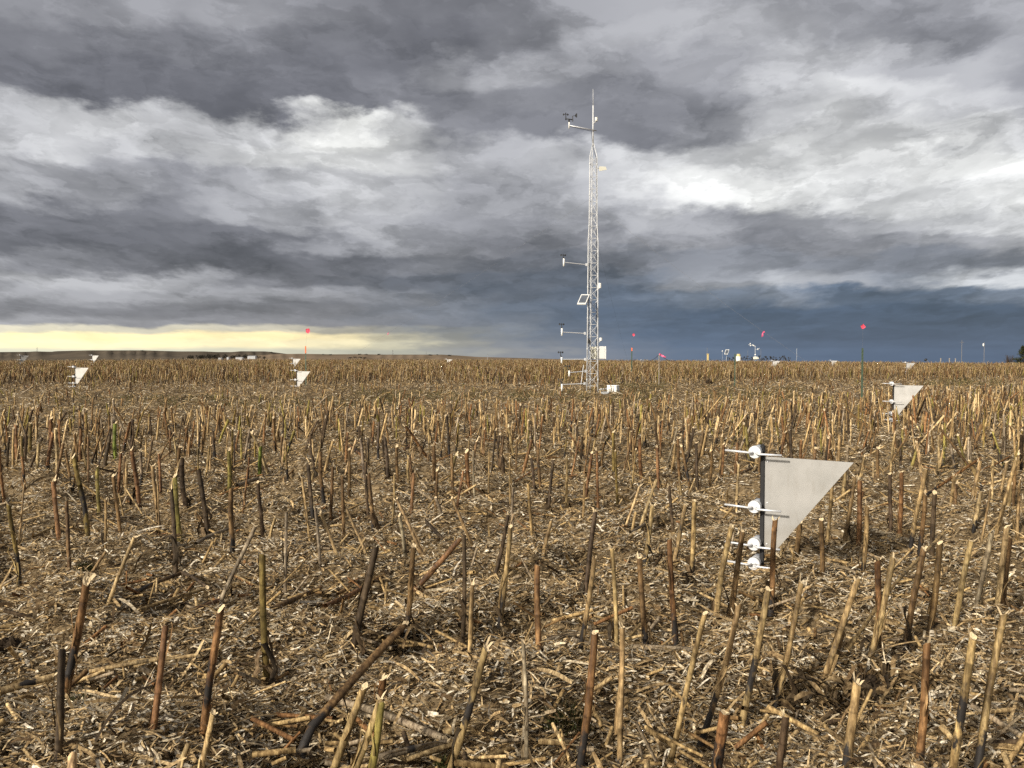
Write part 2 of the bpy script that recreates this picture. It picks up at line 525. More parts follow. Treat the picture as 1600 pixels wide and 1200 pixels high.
def soil_mat():
    m, n, p = new_mat('trashy_soil')
    pos = n.node('ShaderNodeNewGeometry').outputs['Position']
    a = n.noise(pos, 0.35, 5, 0.6)
    b = n.noise(pos, 14.0, 8, 0.68)
    vo = n.node('ShaderNodeTexVoronoi'); n.put(vo.inputs['Vector'], n.vmath('ADD', n.vmath('MULTIPLY', pos, (1, 1, 1)), n.vmath('SCALE', b.outputs['Color'], 0.05)))
    vo.inputs['Scale'].default_value = 46.0
    c = n.mix(n.maprange(b.outputs['Fac'], 0.36, 0.64), (0.038, 0.028, 0.018), (0.19, 0.135, 0.072))
    c = n.mix(n.math('MULTIPLY', n.maprange(vo.outputs['Color'], 0.55, 0.62), n.maprange(a.outputs['Fac'], 0.3, 0.7, 0.35, 0.75)), c, (0.27, 0.205, 0.12))
    vo2 = n.node('ShaderNodeTexVoronoi'); n.put(vo2.inputs['Vector'], pos); vo2.inputs['Scale'].default_value = 75.0
    c = n.mix(n.math('MULTIPLY', n.maprange(vo2.outputs['Distance'], 0.26, 0.12), 0.5), c, (0.36, 0.29, 0.19))
    n.put(p.inputs['Base Color'], c)
    p.inputs['Roughness'].default_value = 0.95
    p.inputs['Specular IOR Level'].default_value = 0.1
    bm = n.node('ShaderNodeBump'); bm.inputs['Strength'].default_value = 0.9; bm.inputs['Distance'].default_value = 0.02
    n.put(bm.inputs['Height'], b.outputs['Fac']); n.put(p.inputs['Normal'], bm.outputs[0])
    return m
M_SOIL = soil_mat()

def hill_mat(name, c0, c1, c2, sc):
    m, n, p = new_mat(name)
    pos = n.node('ShaderNodeNewGeometry').outputs['Position']
    a = n.noise(n.vmath('MULTIPLY', pos, (1, 1, 4.0)), sc, 6, 0.6)
    c = n.mix(n.maprange(a.outputs['Fac'], 0.35, 0.6), c0, c1)
    d = n.noise(pos, sc * 6, 4, 0.7)
    c = n.mix(n.math('MULTIPLY', n.maprange(d.outputs['Fac'], 0.50, 0.75), 0.4), c, c2)
    n.put(p.inputs['Base Color'], c)
    p.inputs['Roughness'].default_value = 1.0; p.inputs['Specular IOR Level'].default_value = 0.0
    return m
M_HILL_FAR = hill_mat('dry_prairie_far', (0.078, 0.066, 0.052), (0.115, 0.094, 0.070), (0.045, 0.043, 0.036), 0.004)
M_HILL_NEAR = hill_mat('dry_prairie_near', (0.150, 0.115, 0.080), (0.20, 0.150, 0.105), (0.10, 0.080, 0.056), 0.006)

# ------------------------------------------------------------------ ground sheet
def micro(x, y):
    z = np.zeros_like(x)
    r = np.random.default_rng(3)
    for k in range(26):
        f = 2 * math.pi / r.uniform(0.09, 1.4)
        th = r.uniform(0, 6.28)
        z += np.sin((x * math.cos(th) + y * math.sin(th)) * f + r.uniform(0, 6.28)) * 0.13 / f
    return z

def make_ground():
    az = np.concatenate([np.linspace(-40, 40, 420), np.linspace(40, 320, 57)[1:-1]])
    az = np.radians(az)
    rad = [0.02]
    r = 0.8
    while r < 60: rad.append(r); r *= 1.0135
    while r < 6500: rad.append(r); r *= 1.035
    rad = np.array(rad + [6500.0])
    A, Rr = np.meshgrid(az, rad, indexing='xy')
    x = np.sin(A) * Rr; y = np.cos(A) * Rr
    z = ground_z(x, y)
    z = z + micro(x, y) * np.clip(1.4 - Rr / 30, 0.1, 1) * np.where(Rr < 90, 1, 0)
    nr, na = x.shape
    v = np.stack([x, y, z], -1).reshape(-1, 3)
    i = np.arange(nr - 1)[:, None] * na; k = np.arange(na)[None, :]; k2 = (k + 1) % na
    q = np.stack([i + k, i + na + k, i + na + k2, i + k2], -1).reshape(-1, 4)[:, ::-1]
    o = big_mesh('ground', v, q, None, None, M_SOIL)
    tag(o, 'dark brown field soil matted with crushed maize trash under the stubble', 'ground', kind='structure')
make_ground()

def ridge(name, prof, Y, base_drop, mat, label, depth=700, wob=0.0):
    """a long hill whose skyline follows prof (pixel x, pixel y) at distance Y; real depth behind and in front"""
    xs = np.linspace(prof[0][0], prof[-1][0], 260)
    ys = np.interp(xs, [p[0] for p in prof], [p[1] for p in prof])
    rr = np.random.default_rng(5)
    rows = []
    ts = np.linspace(-1, 1, 15)
    for t in ts:
        row = []
        for k, (px, py) in enumerate(zip(xs, ys)):
            top = at(px, py, Y)
            h = math.cos(t * math.pi / 2) ** 1.3
            gul = 1 - wob * abs(math.sin(px * 0.11 + 3 * math.sin(px * 0.03))) * (1 - abs(t)) * (abs(t) > 0.05)
            row.append((top.x * (1 + t * depth / Y), Y + t * depth, (top.z + base_drop) * h * (gul if abs(t) > 0.05 else 1) - base_drop))
        rows.append(row)
    v = np.array(rows).reshape(-1, 3)
    na = len(xs); nr = len(ts)
    i = np.arange(nr - 1)[:, None] * na; k = np.arange(na - 1)[None, :]
    q = np.stack([i + k, i + k + 1, i + na + k + 1, i + na + k], -1).reshape(-1, 4)
    o = big_mesh(name, v, q, None, None, mat)
    tag(o, label, 'hill', kind='structure')

ridge('hills', [(-700, 556), (-400, 551), (-200, 549), (0, 550), (45, 549.6), (55, 549), (80, 549.6), (88, 548.6), (140, 547.4), (225, 547.4), (280, 549), (318, 549),
                (338, 550), (362, 550), (376, 548.8), (415, 549), (430, 550.6), (448, 553), (480, 555), (560, 561), (640, 566)],
      4200, 45, M_HILL_FAR, 'long low dark olive prairie hill under the yellow sky gap', 900, 0.25)
ridge('low_hills', [(250, 570), (320, 563), (380, 557), (430, 553.2), (470, 552.8), (520, 553.6), (560, 553.4), (600, 554), (690, 554), (716, 555.4), (745, 557.6), (800, 559), (870, 561), (980, 564), (1100, 567)],
      2700, 40, M_HILL_NEAR, 'lighter brown low hill between the farm and the tower', 600, 0.1)

# ------------------------------------------------------------------ lane (trampled strip across the field)
def lane(x, y):
    s = y - 0.40 * x + 0.9 * np.sin(x * 0.35) + 0.5 * np.sin(x * 0.9 + 1)
    back = 34 + 6 * np.clip(-x / 14, 0, 1)
    return np.clip((s - 17.0) / 1.2, 0, 1) * np.clip((back - s) / 3.0, 0, 1)

# ------------------------------------------------------------------ stalk colours
COLS = {
    't': ('tan', (0.43, 0.315, 0.155)), 'r': ('rust brown', (0.27, 0.148, 0.066)), 'b': ('brown', (0.225, 0.145, 0.067)),
    'd': ('dark brown', (0.095, 0.068, 0.042)), 'g': ('grey weathered', (0.36, 0.30, 0.215)), 'p': ('pale straw', (0.60, 0.46, 0.25)),
    'o': ('olive', (0.22, 0.165, 0.055)), 'y': ('yellowish green', (0.30, 0.26, 0.075)), 'G': ('bright green', (0.20, 0.26, 0.045)),
}

def stalk_mesh(base, pts, rad, colour, char, seed, parent, origin, cut=True, rings=15, n=9, ground_flare=True):
    """rind of one cut stalk along pts with nodes, plus its cut end as a part"""
    rr = random.Random(seed)
    P = [Vector(p) for p in pts]
    # resample
    seg = [(P[i + 1] - P[i]).length for i in range(len(P) - 1)]
    L = sum(seg)
    def along(s):
        s = max(0, min(L, s)); i = 0
        while i < len(seg) - 1 and s > seg[i]: s -= seg[i]; i += 1
        return P[i] + (P[i + 1] - P[i]) * (s / max(seg[i], 1e-9))
    nodes = []
    s = rr.uniform(0.03, 0.09)
    while s < L - 0.02:
        nodes.append(s); s += rr.uniform(0.09, 0.16)
    S = sorted(set([0.0] + [k * L / rings for k in range(1, rings)] + [q for nd in nodes for q in (nd - 0.007, nd, nd + 0.008)] + [L]))
    S = [q for q in S if 0 <= q <= L]
    amp = rad * 0.35
    f1, f2, p1, p2 = rr.uniform(4, 9), rr.uniform(4, 9), rr.uniform(0, 6), rr.uniform(0, 6)
    T = (P[-1] - P[0]).normalized()
    a = T.cross(Vector((0.1, 1, 0.05))).normalized(); b = T.cross(a).normalized()
    sq = rr.uniform(0.82, 1.0); tw = rr.uniform(0, 6.28)
    vs, cs, fs = [], [], []
    tip = rr.uniform(-0.9, 0.7); tip2 = rr.uniform(-0.9, 0.9)
    for i, q in enumerate(S):
        c = along(q) + a * amp * math.sin(q * f1 + p1) + b * amp * math.sin(q * f2 + p2)
        t = q / L
        r = rad * (1.06 - 0.14 * t)
        if ground_flare and q < 0.05: r *= 1 + 0.25 * (1 - q / 0.05)
        near = min([abs(q - nd) for nd in nodes] or [1])
        if near < 0.004: r *= 1.10
        shade = 0.62 if near < 0.0075 and near > 0.003 else 1.0
        zone = 0.85 + 0.25 * math.sin(q * 17 + p1)
        for k in range(n):
            th = 2 * math.pi * k / n + tw
            w_ = 1 + 0.05 * math.sin(3 * th + p2) + rr.uniform(-0.03, 0.03)
            p = c + a * math.cos(th) * r * w_ + b * math.sin(th) * r * w_ * sq
            if i == len(S) - 1:
                p = p + T * rad * (tip * math.cos(th) + tip2 * math.sin(th) + rr.uniform(-0.25, 0.25))
            vs.append(p)
            ca = char(t) + 0.10 * math.sin(th + p1)
            cs.append((colour[0] * shade * zone, colour[1] * shade * zone, colour[2] * shade * zone, max(0, min(1, ca))))
    m = len(S)
    for i in range(m - 1):
        for k in range(n):
            k2 = (k + 1) % n
            fs.append((i * n + k, i * n + k2, (i + 1) * n + k2, (i + 1) * n + k))
    mb = MB(); mb.add(vs, fs, cs)
    ob = mb.build('rind' if parent is not None else 'stalk', M_STALK, parent, origin, smooth=True)
    if cut:
        ring = [Vector(v_) for v_ in vs[-n:]]
        cen = sum(ring, Vector()) / n
        e = MB()
        rv = [cen + (p - cen) * 0.96 + T * 0.0012 for p in ring]
        rw = [cen + (p - cen) * 0.98 - T * rad * rr.uniform(0.25, 0.9) for p in ring]
        inner = [cen + (p - cen) * 0.5 - T * 0.002 + T * rr.uniform(-0.3, 0.4) * rad for p in ring]
        ev = rv + inner + [cen - T * 0.003]
        ef = [(k, (k + 1) % n, n + (k + 1) % n, n + k) for k in range(n)] + [(n + k, n + (k + 1) % n, 2 * n) for k in range(n)]
        e.add(ev, ef)
        for _k in range(rr.choice([0, 1, 2, 3, 5])):                      # splinters of torn rind
            k = rr.randrange(n); p0 = ring[k]; p1_ = ring[(k + 1) % n]
            s_ = rr.uniform(0.008, 0.032)
            o_ = (p0 - cen).normalized() * s_ * 0.5
            e.add([p0, p1_, p1_ + T * s_ * 0.7 + o_, p0 + T * s_ + o_ * 1.3], [(0, 1, 2, 3)])
        e.build('cut_end', M_PITH, ob, origin if parent is not None else origin)
    return ob, along, L, T

def rag_leaf(along, L, T, rad, seed, parent, origin, count=3, colr=None, spread=0.05):
    rr = random.Random(seed)
    mb = MB()
    for q in range(count):
        th = rr.uniform(0, 6.28)
        d = Vector((math.cos(th), math.sin(th), 0))
        s0 = rr.uniform(0.15, 0.5) * L
        ln = rr.uniform(0.10, 0.24)
        wd = rr.uniform(0.010, 0.024)
        side = T.cross(d).normalized()
        p = along(s0) + d * rad * 0.9
        c = colr or rr.choice([(0.075, 0.055, 0.034), (0.12, 0.085, 0.05), (0.19, 0.14, 0.085), (0.05, 0.04, 0.028)])
        vs, fs = [], []
        nseg = 6
        for i in range(nseg + 1):
            t = i / nseg
            out = spread * math.sin(t * 2.2) * rr.uniform(0.6, 1.2)
            pt = p + d * out - Vector((0, 0, 1)) * min(ln * t, max(0.0, p.z - 0.01 - origin[2])) + side * 0.02 * math.sin(t * 5 + th)
            ww = wd * (1 - 0.65 * t) * rr.uniform(0.75, 1.15)
            cur = Vector((math.cos(th + t * 3 + q), math.sin(th + t * 3 + q), 0.2)) * 0.006
            vs += [pt - side * ww + cur, pt + d * 0.006, pt + side * ww - cur]
        for i in range(nseg):
            fs += [(3 * i, 3 * i + 1, 3 * i + 4, 3 * i + 3), (3 * i + 1, 3 * i + 2, 3 * i + 5, 3 * i + 4)]
        mb.add(vs, fs, (c[0], c[1], c[2], 0.1))
    return mb.build('dried_leaf', M_LEAF, parent, origin, smooth=True)

def peel(along, L, T, rad, seed, parent, origin, cc):
    """narrow strips of sheath lifting off the rind"""
    rr = random.Random(seed); mb = MB()
    for q in range(rr.randint(3, 5)):
        th = rr.uniform(0, 6.28); d = Vector((math.cos(th), math.sin(th), 0)); side = T.cross(d).normalized()
        s0 = rr.uniform(0.05, 0.6) * L; ln = rr.uniform(0.06, 0.22); wd = rr.uniform(0.0025, 0.008); up = rr.random() < 0.6
        k = rr.uniform(0.55, 1.35); c = tuple(min(0.7, (x * 0.6 + y * 0.4) * k) for x, y in zip(cc, (0.36, 0.27, 0.15)))
        vs, fs = [], []
        for i in range(6):
            t = i / 5
            pt = along(s0 + (ln * t if up else -ln * t)) + d * (rad * 1.02 + 0.03 * t ** 2.2 * rr.uniform(0.4, 1.4)) + side * 0.012 * math.sin(t * 3 + q)
            w_ = wd * (1 - 0.75 * t)
            vs += [pt - side * w_, pt + d * 0.001, pt + side * w_]
        for i in range(5): fs += [(3 * i, 3 * i + 1, 3 * i + 4, 3 * i + 3), (3 * i + 1, 3 * i + 2, 3 * i + 5, 3 * i + 4)]
        mb.add(vs, fs, (c[0], c[1], c[2], 0.12))
    return mb.build('peeling_sheath', M_LEAF, parent, origin, smooth=True)

# pixel list of standing stalks: base x, base y, top x, top y, width px, colour, flags
# flags: k dark foot, m black patch in the middle, a blackened all over, s ragged leaf, u uncut tip, h top at another depth
STALKS = [
 (86,1215,98,1019,13,'d',''), (103,1100,132,908,13,'r','m'), (233,1190,258,980,11,'r',''), (318,1165,345,952,12,'r','m'), (305,1235,333,1112,9,'p',''),
 (270,1230,294,1163,10,'p',''), (108,1265,114,1181,15,'p',''), (416,1065,411,868,11,'o','s'), (553,1030,585,858,12,'d','s'), (632,1002,648,853,9,'b','sk'),
 (518,1218,568,1073,13,'t',''), (545,1228,595,1092,12,'t',''), (572,1232,597,1101,13,'y',''), (590,1112,597,1060,13,'r','m'), (697,1218,760,1013,12,'t','m'),
 (728,1092,740,912,8,'t','k'), (723,1000,726,835,7,'d','s'), (782,973,797,823,8,'t','k'), (772,905,794,805,6,'d',''), (822,1208,818,1003,7,'g',''),
 (843,1064,840,886,10,'r','k'), (902,1050,928,872,8,'t','k'), (911,950,930,802,8,'d','s'), (905,1218,928,987,13,'r','k'), (970,1222,971,980,9,'t','k'),
 (963,1022,957,858,7,'t',''), (1012,1016,998,872,9,'b','k'), (1055,1010,1047,845,9,'r','k'), (1050,1176,1103,958,9,'t',''), (1100,1152,1155,945,10,'t','k'),
 (1160,1132,1198,920,11,'t','m'), (1118,1255,1130,1112,18,'r','a'), (1115,982,1143,823,9,'t',''), (1138,975,1162,830,9,'b',''), (1203,952,1212,813,9,'r','k'),
 (1208,1107,1252,910,9,'t','k'), (1283,1076,1340,908,10,'t',''), (1299,1055,1316,985,9,'b',''), (1352,1056,1395,873,10,'t',''), (1370,1040,1372,877,10,'r','s'),
 (1413,1016,1443,857,10,'b','sk'), (1450,1004,1467,848,10,'b','k'), (1320,1255,1338,1068,15,'t','m'), (1212,1245,1228,1122,12,'d',''), (1430,1235,1448,1007,13,'r','k'),
 (1480,1238,1523,995,13,'t','m'), (1525,1218,1570,963,12,'t','k'), (1485,1008,1518,845,9,'t',''), (1522,982,1548,835,8,'g',''), (1552,967,1575,823,9,'p',''),
 (1567,962,1577,840,9,'b',''),
 (30,916,15,788,7,'o','k'), (28,862,38,756,3,'t',''), (94,866,84,752,7,'r',''), (108,896,104,785,6,'b',''), (139,854,117,712,8,'o','m'),
 (157,816,152,730,6,'y',''), (166,876,165,780,4,'t',''), (188,853,178,743,6,'b',''), (186,776,188,707,5,'r',''), (216,791,207,702,7,'r','s'),
 (247,821,239,728,6,'t',''), (249,835,245,735,2.5,'t',''), (276,888,266,765,7,'d','s'), (280,840,275,743,8,'y',''), (325,836,311,735,8,'d','s'),
 (292,806,285,718,8,'d','s'), (357,776,358,702,6,'y',''), (362,871,362,765,8,'b','k'), (378,816,387,730,3,'r',''), (180,729,181,662,6,'G',''),
 (164,732,171,672,7,'d','s'), (54,752,61,695,5,'p',''), (38,752,66,683,4,'d',''), (71,751,83,676,6,'r','k'), (88,762,87,670,5,'p',''),
 (79,716,78,655,6,'r',''), (44,719,49,661,6,'o',''), (26,723,26,663,7,'r',''), (11,728,15,682,4,'d',''), (110,728,120,678,4,'p',''),
 (125,723,126,672,5,'r',''), (130,716,137,662,4,'b',''), (205,702,207,655,5,'d',''), (266,716,267,672,4,'r',''), (328,743,330,683,3,'p',''),
 (347,938,398,822,7,'g',''), (160,966,212,839,6,'p',''), (138,905,165,863,5,'t',''),
 (409,861,404,753,6,'d','s'), (406,753,407,700,6,'G',''), (422,845,430,810,5,'p',''), (446,929,447,800,5,'g',''), (486,853,471,748,4,'t',''),
 (489,819,482,726,6,'d','k'), (500,911,494,795,5,'g',''), (541,905,502,802,5,'p',''), (506,786,501,706,6,'b','k'), (517,813,519,730,5,'b',''),
 (537,846,535,745,5,'b',''), (545,781,545,703,5,'b',''), (577,880,542,795,5,'p',''), (575,809,571,722,5,'d',''), (582,841,577,742,6,'b','ks'),
 (576,736,575,685,5,'d',''), (606,753,600,682,6,'d','s'), (612,836,616,740,4,'t',''), (621,771,621,698,5,'b',''), (670,884,619,780,6,'p',''),
 (636,886,623,805,6,'g',''), (644,821,646,740,5,'r',''), (643,761,641,715,5,'b',''), (679,821,684,735,5,'b',''), (678,761,677,697,6,'b',''),
 (704,835,681,777,5,'g',''), (742,862,706,778,5,'t',''), (709,781,705,710,5,'b',''), (731,776,730,705,7,'r',''), (741,788,740,705,3,'g',''),
 (711,816,725,735,4,'r',''), (764,781,764,705,3,'t',''), (797,802,797,715,3,'t',''), (779,734,779,680,4,'d',''), (786,756,786,715,6,'d','s'),
 (648,922,718,842,9,'r',''), (703,852,663,813,6,'d',''),
 (801,834,802,762,4,'g',''), (832,863,826,757,5,'t',''), (836,791,831,717,5,'d','s'), (856,805,864,720,5,'d','s'), (884,801,886,715,4,'t',''),
 (909,819,914,752,4,'t',''), (915,781,924,707,5,'r',''), (935,788,932,705,4,'r',''), (845,771,840,692,5,'b',''), (846,887,862,815,6,'t',''),
 (957,758,959,675,5,'o','k'), (964,783,962,705,4,'o',''), (986,773,994,702,3,'t',''), (1004,753,999,685,6,'r',''), (982,741,980,670,4,'b',''),
 (974,829,1000,760,4,'p',''), (1000,827,1026,750,5,'p',''), (1030,778,1026,700,5,'r','k'), (1052,826,1046,760,5,'d',''), (1053,882,1070,790,7,'t',''),
 (1079,908,1086,782,8,'t','ks'), (1008,882,1018,790,7,'t','ks'), (985,836,993,800,5,'t',''), (1061,751,1060,685,5,'b',''), (1091,769,1087,692,5,'d',''),
 (1150,806,1155,727,4,'p',''), (1148,761,1151,692,5,'r','k'), (1066,791,1060,745,4,'t','k'),
 (1242,866,1250,815,8,'b',''), (1282,931,1285,812,8,'b','k'), (1292,856,1300,755,6,'t','s'), (1317,801,1322,735,6,'t',''), (1320,851,1335,748,6,'b',''),
 (1340,851,1345,752,8,'r',''), (1348,901,1355,790,7,'t','k'), (1390,839,1392,740,6,'d',''), (1405,836,1408,737,7,'r',''), (1371,761,1372,700,5,'b',''),
 (1420,882,1446,733,7,'t','k'), (1436,891,1445,772,7,'b','k'), (1457,891,1460,770,8,'d',''), (1480,811,1490,745,5,'t',''), (1490,813,1494,755,6,'b','k'),
 (1513,746,1516,690,4,'g',''), (1517,801,1530,722,6,'t',''), (1517,842,1534,769,6,'p','k'), (1548,801,1552,718,4,'p',''), (1530,866,1547,765,4,'t',''),
 (1555,791,1574,722,5,'t',''), (1553,853,1587,720,6,'t',''), (1572,831,1580,755,6,'t',''), (1590,846,1592,750,5,'t',''), (1407,726,1410,670,4,'y',''),
 (1270,760,1274,700,5,'b',''), (1251,755,1253,688,5,'r',''), (1235,745,1236,672,5,'d',''), (1310,745,1311,680,5,'t',''), (1108,765,1112,705,4,'b',''),
 (1125,742,1127,682,4,'t',''), (1187,760,1188,705,4,'b',''),
]
stalk_records = []          # for the labels: object, colour, lean, sheath, dark, height, base

def char_fn(flags, rr):
    if 'a' in flags: return lambda t: 0.75 if t < 0.72 else 0.05
    if 'm' in flags:
        c, w_ = rr.uniform(0.35, 0.6), rr.uniform(0.10, 0.2)
        return lambda t: 0.85 * max(0, 1 - abs(t - c) / w_ * 0.6) + 0.12
    if 'k' in flags:
        e = rr.uniform(0.2, 0.45)
        return lambda t: 0.80 * max(0.0, min(1.0, (e + 0.12 - t) / 0.2)) + 0.10
    q = rr.uniform(0.0, 0.26)
    return lambda t: q

def make_stalk(base, top, rad, ck, flags, seed, mid=None, cut=True):
    rr = random.Random(seed)
    cname, cc = COLS[ck]
    q_ = rr.uniform(0.82, 1.15); cc = tuple(x * q_ * rr.uniform(0.97, 1.03) for x in cc)
    foot = base - (top - base).normalized() * 0.035
    pts = [foot] + ([mid] if mid else [foot + (top - foot) * 0.5 + Vector((rr.uniform(-1, 1), rr.uniform(-1, 1), 0)) * rad * 0.5]) + [top]
    far = base.y > 9
    ob, along, L, T = stalk_mesh(base, pts, rad, cc, char_fn(flags, rr), seed, None, base, cut=cut, rings=8 if far else 13, n=7 if far else 10)
    ob.name = 'corn_stalk'
    if 's' in flags:
        rag_leaf(along, L, T, rad, seed + 1, ob, base, count=rr.randint(3, 5), spread=0.035)
    if rr.random() < 0.65:
        peel(along, L, T, rad, seed + 3, ob, base, cc)
    if 's' in flags: pass
    elif rr.random() < 0.42:
        flags = flags + 's'
        rag_leaf(along, L, T, rad, seed + 1, ob, base, count=rr.randint(1, 2), spread=0.025)
    stalk_records.append(dict(o=ob, c=cname, lean=(top.x - base.x), h=(top - base).length, s='s' in flags, k=('k' in flags), m=('m' in flags or 'a' in flags), base=base.copy(), thin=rad < 0.009))
    return ob

hand_xy = []
for i, (xb, yb, xt, yt, wpx, ck, fl) in enumerate(STALKS):
    b = ground_hit(xb, yb)
    rr = random.Random(i)
    t = at(xt, yt, b.y + rr.uniform(-0.06, 0.06))
    rad = max(0.006, 0.98 * wpx * b.y / FPX / 2)
    rad = min(rad, 0.024)
    make_stalk(b, t, rad, ck, fl, 100 + i)
    hand_xy.append((b.x, b.y))

# leaning canes and broken stalks that prop on others: (base px, mid px, top px with depths)
b = ground_hit(1287, 1075); make_stalk(b, at(1476, 831, b.y + 1.1), 0.0085, 't', '', 901, mid=at(1384, 927, b.y + 0.45))
b = ground_hit(276, 1083); make_stalk(b, at(490, 861, b.y + 1.15), 0.0045, 't', '', 902, mid=at(390, 966, b.y + 0.6))
b = ground_hit(478, 1166); make_stalk(b, at(630, 981, b.y + 0.45), 0.0165, 'b', 'k', 903, mid=at(484, 1138, b.y + 0.02))
b = ground_hit(1446, 768); make_stalk(b, at(1431, 691, b.y + 0.1), 0.018, 'p', '', 904)

# ------------------------------------------------------------------ the rest of the rows
ROW_DIR = Vector((math.cos(R(7)), math.sin(R(7)), 0)); ROW_N = Vector((-ROW_DIR.y, ROW_DIR.x, 0))
xs, ys = [], []
for k in range(8, 150):
    s = np.arange(-110, 110, 0.150)
    s = s + rng.normal(0, 0.05, len(s))
    x = ROW_DIR.x * s + ROW_N.x * k * 0.76 + rng.normal(0, 0.05, len(s))
    y = ROW_DIR.y * s + ROW_N.y * k * 0.76 + rng.normal(0, 0.05, len(s))
    xs.append(x); ys.append(y)
X = np.concatenate(xs); Y = np.concatenate(ys)
D = np.hypot(X, Y)
keep = (Y > 3) & (np.abs(X) < 0.72 * Y + 1.5) & (D < 102)
hx = np.array(hand_xy)
X, Y, D = X[keep], Y[keep], D[keep]
lv = lane(X, Y)
prob = np.where(D < 8.7, 0.0, np.where(D < 11.5, 0.58, 0.92))
prob = prob * (1 - 0.80 * lv)
# outside the picture's edges the near rows go on as well
off = (np.abs(X) > 0.64 * Y + 0.15) & (D < 8.7)
prob = np.where(off, 0.55, prob)
keep = rng.random(len(X)) < prob
X, Y, D, lv = X[keep], Y[keep], D[keep], lv[keep]
near = D < 12.5
dmin = np.full(len(X), 9.0)
idx = np.where(near)[0]
dd = np.sqrt((X[idx, None] - hx[None, :, 0]) ** 2 + (Y[idx, None] - hx[None, :, 1]) ** 2).min(1)
dmin[idx] = dd
keep = dmin > 0.16
X, Y, D, lv = X[keep], Y[keep], D[keep], lv[keep]
# keep the samplers, posts and tower clear
CLEAR = []
order = np.argsort(D)
X, Y, D, lv = X[order], Y[order], D[order], lv[order]
Z = ground_z(X, Y)
H = rng.normal(0.445, 0.08, len(X)).clip(0.16, 0.62) * (1 - 0.45 * lv)
RAD = rng.normal(0.0132, 0.0033, len(X)).clip(0.005, 0.021)
lean = rng.normal(0, 0.14, (len(X), 2))
big = rng.random(len(X)) < 0.14
lean[big] += rng.normal(0, 0.45, (big.sum(), 2))
lean[:, 0] += 0.05
keys = list('tttttrrbbbbddppgo') + ['y']
CI = rng.integers(0, len(keys), len(X))
inview = (np.abs(X) < 0.625 * Y)
need = max(0, 300 - len(stalk_records))
pick = np.where(inview & (D > 8.0))[0][:need]
ispick = np.zeros(len(X), bool); ispick[pick] = True
for i in pick:
    b = Vector((X[i], Y[i], Z[i]))
    t = b + Vector((lean[i, 0] * H[i], lean[i, 1] * H[i], H[i]))
    fl = random.choice(['', '', 'k', 's', 'k', 'm'])
    make_stalk(b, t, RAD[i], keys[CI[i]], fl, 2000 + int(i))

# everything else in the rows: one mass
def stub_mass(name, X, Y, Z, H, RAD, lean, C, char, sides, cap, mid):
    n = len(X)
    ang = np.linspace(0, 2 * np.pi, sides, endpoint=False)
    rings = [(-0.03, 1.1), (0.5, 1.0), (1.0, 0.9)] if mid else [(-0.03, 1.1), (1.0, 0.92)]
    tw = rng.uniform(0, 6.28, n)
    vs, cs = [], []
    bend = rng.normal(0, 0.006, (n, 2))
    for (t, rs) in rings:
        h = H * max(t, 0) + (t if t < 0 else 0)
        cx = X + lean[:, 0] * H * max(t, 0) + bend[:, 0] * (t == 0.5)
        cy = Y + lean[:, 1] * H * max(t, 0) + bend[:, 1] * (t == 0.5)
        cz = Z + h
        for a in ang:
            vs.append(np.stack([cx + np.cos(a + tw) * RAD * rs, cy + np.sin(a + tw) * RAD * rs, cz + (1.1 * RAD * np.cos(a + tw * 3) if t == 1.0 else 0)], -1))
            al = np.clip(char * (1.4 - 1.4 * max(t, 0)) + 0.05, 0, 1)
            cs.append(np.concatenate([C, al[:, None]], 1))
    if cap:
        for k in range(sides):
            vs.append(vs[(len(rings) - 1) * sides + k] + np.array([0, 0, 0.001]))
            cs.append(np.tile(np.array([0.62, 0.52, 0.36, 0.0]), (n, 1)))
    nv = len(vs)
    V = np.stack(vs, 1); Cc = np.stack(cs, 1)
    q = []
    for i in range(len(rings) - 1):
        for k in range(sides):
            k2 = (k + 1) % sides
            q.append((i * sides + k, i * sides + k2, (i + 1) * sides + k2, (i + 1) * sides + k))
    if cap:
        o = len(rings) * sides
        if sides == 4: q.append((o, o + 1, o + 2, o + 3))
        if sides == 6: q += [(o, o + 1, o + 2, o + 3), (o, o + 3, o + 4, o + 5)]
    q = np.array(q)
    Q = (np.arange(n)[:, None, None] * nv + q[None]).reshape(-1, 4)
    return V.reshape(-1, 3), Q, Cc.reshape(-1, 4)

def merge(parts):
    V, Q, C = [], [], []
    o = 0
    for (v_, q_, c_) in parts:
        V.append(v_); Q.append(q_ + o); C.append(c_); o += len(v_)
    return np.concatenate(V), np.concatenate(Q), np.concatenate(C)

